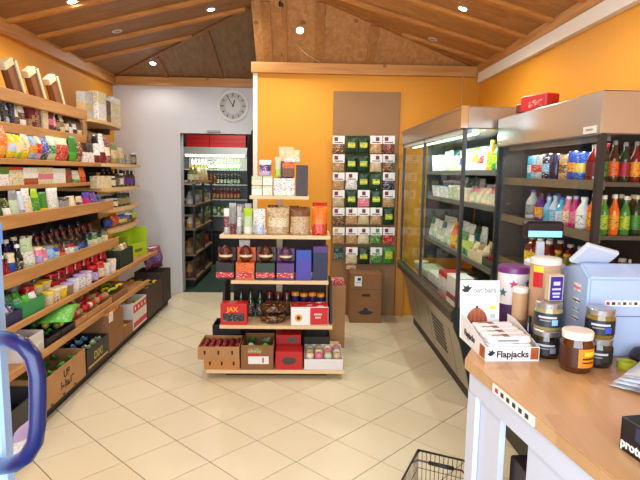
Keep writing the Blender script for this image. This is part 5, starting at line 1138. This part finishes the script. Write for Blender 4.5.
# small things on the counter
t = ob('tape_roll', m_lathe([(0.020, 0.0), (0.032, 0.0), (0.032, 0.024), (0.020, 0.024), (0.020, 0.0)], 22), plain((176, 188, 40), 0.4), None, (1.148, 1.79, CZ+.0005)); tag(t, 'yellow-green roll of tape lying beside the right jar stack', 'tape')
t = ob('pouch', m_lathe([(0.02, 0), (0.05, 0.008), (0.055, 0.03), (0.04, 0.055), (0.012, 0.066)], 16), plain((34, 30, 36), 0.5, bump=0.3, bscale=30), None, (1.235, 1.82, CZ+.0005)); tag(t, 'small black round pouch at the photo\'s edge by the till', 'pouch')
t = thing('paper_bags', 'stack of pale blue-white paper bags on the counter edge', 'paper bags', (1.13, 1.60, CZ+.0005), 0.6)
for i in range(4): ob('bag_sheet', m_pouch(0.22, 0.012, 0.28, 'pillow', i), plain((208, 218, 232), 0.35), t, (0.01*i, 0.10-.004*i, 0.006+.011*i), rot=(1.5, 0, 0.05*i))
pa, pb = on_z(618.5, 448, CZ), on_z(640, 463, CZ)
ang = math.atan2(pb.y-pa.y, pb.x-pa.x)
PX = thing('protein_box', 'black box with white lettering at the counter\'s near edge', 'box', pa+Vector((math.cos(ang)*0.09-math.sin(ang)*0.045, math.sin(ang)*0.09+math.cos(ang)*0.045, 0)), ang)
ob('body', m_box(0.18, 0.09, 0.085, 0.002), plain((20, 22, 28), 0.35), PX); text('print', 'protein', 0.032, WHITEP, PX, (-0.085, -0.0457, 0.012), FRONT, 0.001, align='LEFT')
ob('print_panel', m_box(0.12, 0.001, 0.034, 0), plain((44, 56, 90), 0.35), PX, (0.02, -0.0457, 0.045)); ob('emblem', m_lathe([(0.009, 0), (0.009, 0.001)], 12), WHITEP, PX, (-0.0902, -0.01, 0.06), rot=(PI/2, 0, -PI/2))

# ================================================================== wire basket in front of the counter
BZ = 0.33
A, B_, C_ = on_z(418, 450, BZ), on_z(470, 462, BZ), on_z(396, 478, BZ)
e1 = (B_-A).normalized(); e2 = Vector((e1.y, -e1.x, 0))
if e2.dot(C_-A) < 0: e2 = -e2
WB = thing('wire_basket', 'dark wire shopping basket on the floor in front of the counter', 'basket', (A.x, A.y, 0))
wl, ww = 0.40, 0.235
def bp(u, v, z): return tuple(e1*u+e2*v+Vector((0, 0, z)))
def taper(u, v, z): k = 0.86+0.14*z/BZ; return bp(ww/2+(u-ww/2)*k, wl/2+(v-wl/2)*k, z)
WM = plain((74, 72, 70), 0.3, 0.8)
for nm, zz, r_ in (('rim', BZ, 0.005), ('base_ring', 0.006, 0.004)):
    tubeob(nm, [taper(*c, zz) for c in ((0, 0), (ww, 0), (ww, wl), (0, wl), (0, 0))], r_, WM, WB, 6)
bm = bmesh.new()
for i in range(13):
    u = ww*i/12
    add_tube(bm, [taper(u, 0, BZ), taper(u, 0, .006), taper(u, wl, .006), taper(u, wl, BZ)], 0.0016, 4)
for i in range(20):
    v = wl*i/19
    add_tube(bm, [taper(0, v, BZ), taper(0, v, .006), taper(ww, v, .006), taper(ww, v, BZ)], 0.0016, 4)
for zz in (0.09, 0.17, 0.25): add_tube(bm, [taper(*c, zz) for c in ((0, 0), (ww, 0), (ww, wl), (0, wl), (0, 0))], 0.0018, 4)
o = ob('wire_mesh', finish(bm), WM, WB); o['kind'] = 'stuff'
tubeob('handle', [taper(0, wl*.3, BZ), taper(ww*.1, wl*.24, BZ+.006), taper(ww*.9, wl*.24, BZ+.006), taper(ww, wl*.3, BZ)], 0.004, WM, WB, 6)
tubeob('grip', [taper(ww*.3, wl*.24, BZ+.006), taper(ww*.75, wl*.24, BZ+.006)], 0.009, BLACKP, WB, 8)
tubeob('handle', [taper(0, wl*.36, BZ), taper(ww*.06, wl*.14, BZ+.02), taper(ww*.06, wl*.1, BZ+.012)], 0.004, WM, WB, 6)

# ================================================================== entrance half door with blue handle
YD = 1.12
xr = on_y(6, 300, YD+.04).x
HD = thing('entrance_gate', 'white half-height gate with a blue tubular handle at the left edge', 'gate', (xr-.3, YD+.02, 0))
ztop = on_y(4, 229, YD).z
ob('panel', m_box(0.6, 0.04, ztop-.05, 0.006), plain((150, 182, 222), 0.4), HD, (0, 0, 0.03)); ob('blue_cap', m_box(0.06, 0.044, 0.05, 0.004), plain((110, 160, 225), 0.35), HD, (0.272, 0, ztop-.05+.0315-.02)); ob('foot', m_box(0.56, 0.03, 0.03, 0), STEEL, HD, (0, 0, 0))
def hp(x, y, Y): return on_y(x, y, Y)-Vector((xr-.3, YD+.02, 0))
path = [(-14, 340, YD), (-2, 338, 1.06), (12, 340, 1.0), (24, 346, .985), (33, 357, .98), (37.5, 375, .98), (38, 400, .98), (37.5, 425, .98), (35, 442, .98), (27, 456, .985), (15, 464, 1.0), (3, 467, 1.06), (-8, 468, YD)]
tubeob('handle', [hp(*p) for p in path], 0.0155, plain((11, 22, 76), 0.33), HD, 14, (0, 1, 0))

# ================================================================== clock, coat, cords
CK = thing('wall_clock', 'round white-rimmed wall clock above the store doorway', 'clock', tuple(on_y(233, 106, YB-.02)), rot=FRONT); CK.location.y = YB-.001
r = 0.195
ob('face', m_lathe([(r*0.86, 0.0), (r*0.86, 0.018)], 36), plain((176, 176, 174), 0.35), CK); ob('rim', m_lathe([(r*0.84, 0.0), (r, 0.0), (r, 0.03), (r*0.93, 0.04), (r*0.84, 0.03), (r*0.84, 0.0)], 40), plain((236, 236, 234), 0.3), CK)
for k in range(12):
    a = k*PI/6; ob('hour_mark', m_box(0.012, 0.03 if k % 3 else 0.042, 0.002, 0), plain('charcoal', 0.5), CK, (r*0.70*math.sin(a), r*0.70*math.cos(a), 0.0183), rot=(0, 0, -a))
for l_, a, w_ in ((0.085, 0.3, 0.014), (0.125, -0.55, 0.009)): ob('hand', m_box(w_, l_, 0.002, 0), BLACKP, CK, (math.sin(a)*l_*0.42, math.cos(a)*l_*0.42, 0.021), rot=(0, 0, -a))
ob('hub', m_lathe([(0.012, 0.018), (0.012, 0.026)], 12), BLACKP, CK); ob('dial_disc', m_lathe([(r*0.5, 0.0181), (r*0.5, 0.0188)], 30), plain((196, 196, 194), 0.35), CK)
t = thing('hanging_coat', 'dark coat hanging beside the store doorway at the wall end', 'coat', (-0.645, YB-.09, 0.95))
bm = bmesh.new(); prof = [(0.075, 0.0), (0.085, 0.3), (0.08, 0.6), (0.088, 0.85), (0.08, 1.0), (0.035, 1.1), (0.02, 1.14)]; rings = []
for w_, zz in prof: rings.append([bm.verts.new((w_*math.cos(a)*(1+.12*math.sin(3*a+zz*7)), 0.5*w_*math.sin(a)*(1+.2*math.sin(4*a+zz*5)), zz)) for a in [i*2*PI/16 for i in range(16)]])
for P_, Q_ in zip(rings, rings[1:]):
    for i in range(16): bm.faces.new((P_[i], P_[(i+1) % 16], Q_[(i+1) % 16], Q_[i]))
bm.faces.new(rings[0][::-1]); bm.faces.new(rings[-1]); ob('cloth', finish(bm, None, True), plain((26, 24, 26), 0.9, bump=0.3, bscale=25), t)
tubeob('sleeve', [(0.05, -0.045, 0.98), (0.06, -0.06, 0.7), (0.055, -0.055, 0.4)], [0.03, 0.032, 0.028], plain((34, 30, 34), 0.9), t, 8); ob('collar', m_box(0.07, 0.05, 0.07, 0.015), plain((60, 44, 50), 0.9), t, (0, -0.01, 1.06))
a_ = on_y(463, 72, YM-.065); o = tubeob('cord', [tuple(a_), (a_.x-.005, YM-.07, 2.3), (1.48, YM-.10, 2.02)], 0.004, plain((220, 205, 170), 0.5)); tag(o, 'thin pale cord hanging from the beam to the cooler top', 'cord')
q = [on_y(281, 4, 5.25), on_y(284, 20, 5.42), on_y(292, 40, 5.58), on_y(306, 54, 5.66), on_y(321, 63, 5.70)]
o = tubeob('cord', [tuple(p) for p in q], 0.003, plain((226, 206, 170), 0.5)); tag(o, 'thin pale lamp cord drooping over the knotty ceiling slope', 'cord')
t = ob('cord_clip', m_lathe([(0.02, 0), (0.026, 0.02), (0.018, 0.05), (0.0, 0.055)], 10), plain((30, 36, 34), 0.5), None, tuple(on_y(281, 3, 5.24)-Vector((0, 0, .03)))); tag(t, 'small dark plug at the ceiling ridge above the orange wall', 'plug')

# ================================================================== store room behind the doorway
SX0, SX1, SY0, SY1 = -2.4, -0.35, YB+.14, 9.7
GREEN = plain((28, 62, 44), 0.85, bump=0.2, bscale=120)
struct(bx('floor_store', SX0, SX1, YB+.0005, SY1, -0.06, 0.0, GREEN))
DW = plain((118, 116, 112), 0.7)
struct(bx('wall_store_left', SX0-.1, SX0, SY0, SY1, 0, 2.5, DW)); struct(bx('wall_store_right', SX1, SX1+.1, SY0, SY1, 0, 2.5, DW)); struct(bx('wall_store_back', SX0-.1, SX1+.1, SY1, SY1+.1, 0, 2.5, DW)); struct(bx('ceiling_store', SX0-.1, SX1+.1, SY0, SY1+.1, 2.5, 2.58, DW))
area('store_light', (-1.2, 7.9, 2.46), (-1.2, 7.9, 0), 0.3, 1.2, 22, (1.0, 0.97, 0.9))
SS = thing('store_shelving', 'dark shelf unit of produce on the left inside the store room', 'shelf unit', (-1.75, 8.0, 0))
sp_ = lambda *a, **k: cp(*a, root=SS, **k)
SZ = (0.12, 0.45, 0.80, 1.12, 1.42)
for z in SZ: sp_('shelf_board', -2.05, -1.47, 7.15, 8.5, z-.025, z, wood((120, 92, 60), (150, 118, 80), 'Y'))
for y in (7.15, 7.8, 8.47):
    for x in (-2.05, -1.50):
        for z0, z1 in zip((0,)+SZ, SZ): sp_('upright', x, x+.03, y, y+.03, z0+.0005, z1-.0255, DARKMET) if z1-z0 > .03 and z0 > 0 else None
sp_('plinth', -2.0, -1.5, 7.2, 8.45, 0, 0.094, DARKMET)
for z, its in ((SZ[4], [(191, 203, 3, 'bottle', 'olive', 'amber', 'cream', .2, .08), (203, 218, 5, 'bag', 'khaki', 'tan', 'cream', .2, .1)]), (SZ[3], [(191, 204, 4, 'bag', 'grey', 'silver', 'khaki', .18, .1), (204, 218, 5, 'bag', 'beige', 'khaki', 'grey', .17, .1)]),
               (SZ[2], [(191, 204, 4, 'bag', 'cream', 'tan', 'brown', .16, .1), (204, 218, 5, 'jar', 'khaki', 'cream', 'olive', .14, .09)]), (SZ[1], [(191, 204, 3, 'bag', 'brown', 'khaki', 'tan', .2, .14), (204, 210, 2, 'bag', 'olive', 'brown', 'khaki', .2, .14), (210, 219, 2, 'bag', 'red', 'orange', 'darkred', .22, .14)]), (SZ[0], [(191, 204, 3, 'bag', 'tan', 'brown', 'darkred', .2, .14), (204, 219, 5, 'bag', 'brown', 'darkbrown', 'tan', .2, .14)])):
    row('on store shelf ' + {SZ[4]: 'five', SZ[3]: 'four', SZ[2]: 'three', SZ[1]: 'two', SZ[0]: 'one'}[z] + ' up', 'L', -1.47, z+.0005, its, 'goods on the store room shelves', inset=0.04, lim=(7.19, 8.46))
BF = thing('store_fridge', 'lit open drinks cooler at the back of the store room', 'cooler', (-1.4, 9.2, 0))
bf = lambda *a, **k: cp(*a, root=BF, **k)
bf('base', -2.1, -0.93, 8.95, 9.6, 0, 0.5, DARKMET); bf('back_panel', -2.1, -0.93, 9.56, 9.6, 0.501, 1.96, plain((190, 196, 190), 0.5)); bf('side', -2.1, -2.06, 8.95, 9.559, 0.501, 1.96, DARKMET); bf('side', -0.97, -0.93, 8.95, 9.559, 0.501, 1.96, plain((40, 42, 46), 0.4))
bf('canopy', -2.059, -0.971, 8.97, 9.559, 1.84, 1.96, plain((196, 196, 186), 0.3, 0.3)); bf('light_tube', -2.0, -1.02, 9.0, 9.03, 1.81, 1.838, plain((255, 250, 235), 0.5, emit=8))
area('store_fridge_light', (-1.5, 9.03, 1.80), (-1.5, 9.3, 1.0), 0.95, 0.05, 9, (1.0, 0.98, 0.9)).rotation_euler = (0.35, 0, 0)
for z in (1.60, 1.35, 1.10, 0.82): bf('shelf_board', -2.059, -0.971, 9.06, 9.559, z-.02, z, plain((176, 180, 176), 0.4))
for z, nm, its in ((1.60, 'top', [(190, 207, 5, 'bottle', 'cream', 'white', 'olive', .16, .07), (207, 216, 3, 'bottle', 'darkgreen', 'black', 'cream', .15, .07), (216, 240, 7, 'bottle', 'green', 'lime', 'palegreen', .17, .07)]), (1.35, 'second', [(194, 205, 3, 'bottle', 'orange', 'red', 'amber', .17, .07), (205, 216, 3, 'bottle', 'honey', 'amber', 'brown', .17, .07), (216, 240, 7, 'bottle', 'darkgreen', 'cream', 'palegreen', .17, .07)]),
                   (1.10, 'third', [(200, 212, 3, 'tub', 'white', 'cream', 'grey', .1, .09), (212, 240, 8, 'bottle', 'darkred', 'cream', 'tan', .18, .07)]), (0.82, 'lowest', [(200, 240, 10, 'bag', 'olive', 'palegreen', 'green', .16, .1)])):
    row('on the store fridge\'s %s shelf' % nm, 'F', 9.06, z+.0005, its, 'bottles in the store room fridge', 'left', inset=0.03)
for x0, x1, lb in ((-1.98, -1.60, 'left red plastic crate on top of the store fridge'), (-1.59, -1.0, 'right red plastic crate on top of the store fridge')):
    o = ob('red_crate', m_tray(x1-x0, 0.34, 0.2, 0.012), plain((205, 24, 22), 0.4), None, ((x0+x1)/2, 9.16, 1.9605)); tag(o, lb, 'crate', 'red crates')
    for zz in (0.06, 0.13): ob('rib', m_box(x1-x0-.01, 0.006, 0.012, 0), plain((170, 20, 20), 0.4), o, (0, -0.1735, zz))

# ------------------------------------------------------------------ labels of the products
bpy.context.view_layer.update()
def seen(o):
    v = o.matrix_world.translation-EYE; return (v.dot(RIGHT)/v.dot(FWD), v.y, v.x)
byk = {}
def short(it):
    d = it[1]
    if len((d+' '+it[2]).replace('-', ' ').split())+5 > 16 and ' with ' in d: d = d[:d.index(' with ')]
    if len((d+' '+it[2]).replace('-', ' ').split())+5 > 16 and ' and ' in d: d = d[:d.index(' and ')]+' '+d.split()[-1]
    return (it[0], d)+it[2:]
ITEMS = [short(it) for it in ITEMS]
for it in ITEMS: byk.setdefault((it[1], it[2]), []).append(it)
for (desc, place), lst in byk.items():
    end = lst[0][4]
    lst.sort(key=lambda it: {'near end': seen(it[0])[1], 'left': seen(it[0])[0], 'top': -it[0].matrix_world.translation.z}[end])
    for i, it in enumerate(lst):
        lb = '%s %s' % (desc, place)
        if len(lst) == 2: lb += ', ' + ({'near end': ('nearer', 'farther'), 'left': ('left', 'right'), 'top': ('upper', 'lower')}[end][i]) + ' of two'
        elif len(lst) > 2: lb += ', %s from the %s' % (ORD[i] if i < len(ORD) else 'number %d' % (i+1), end)
        tag(it[0], lb, it[3], it[5])
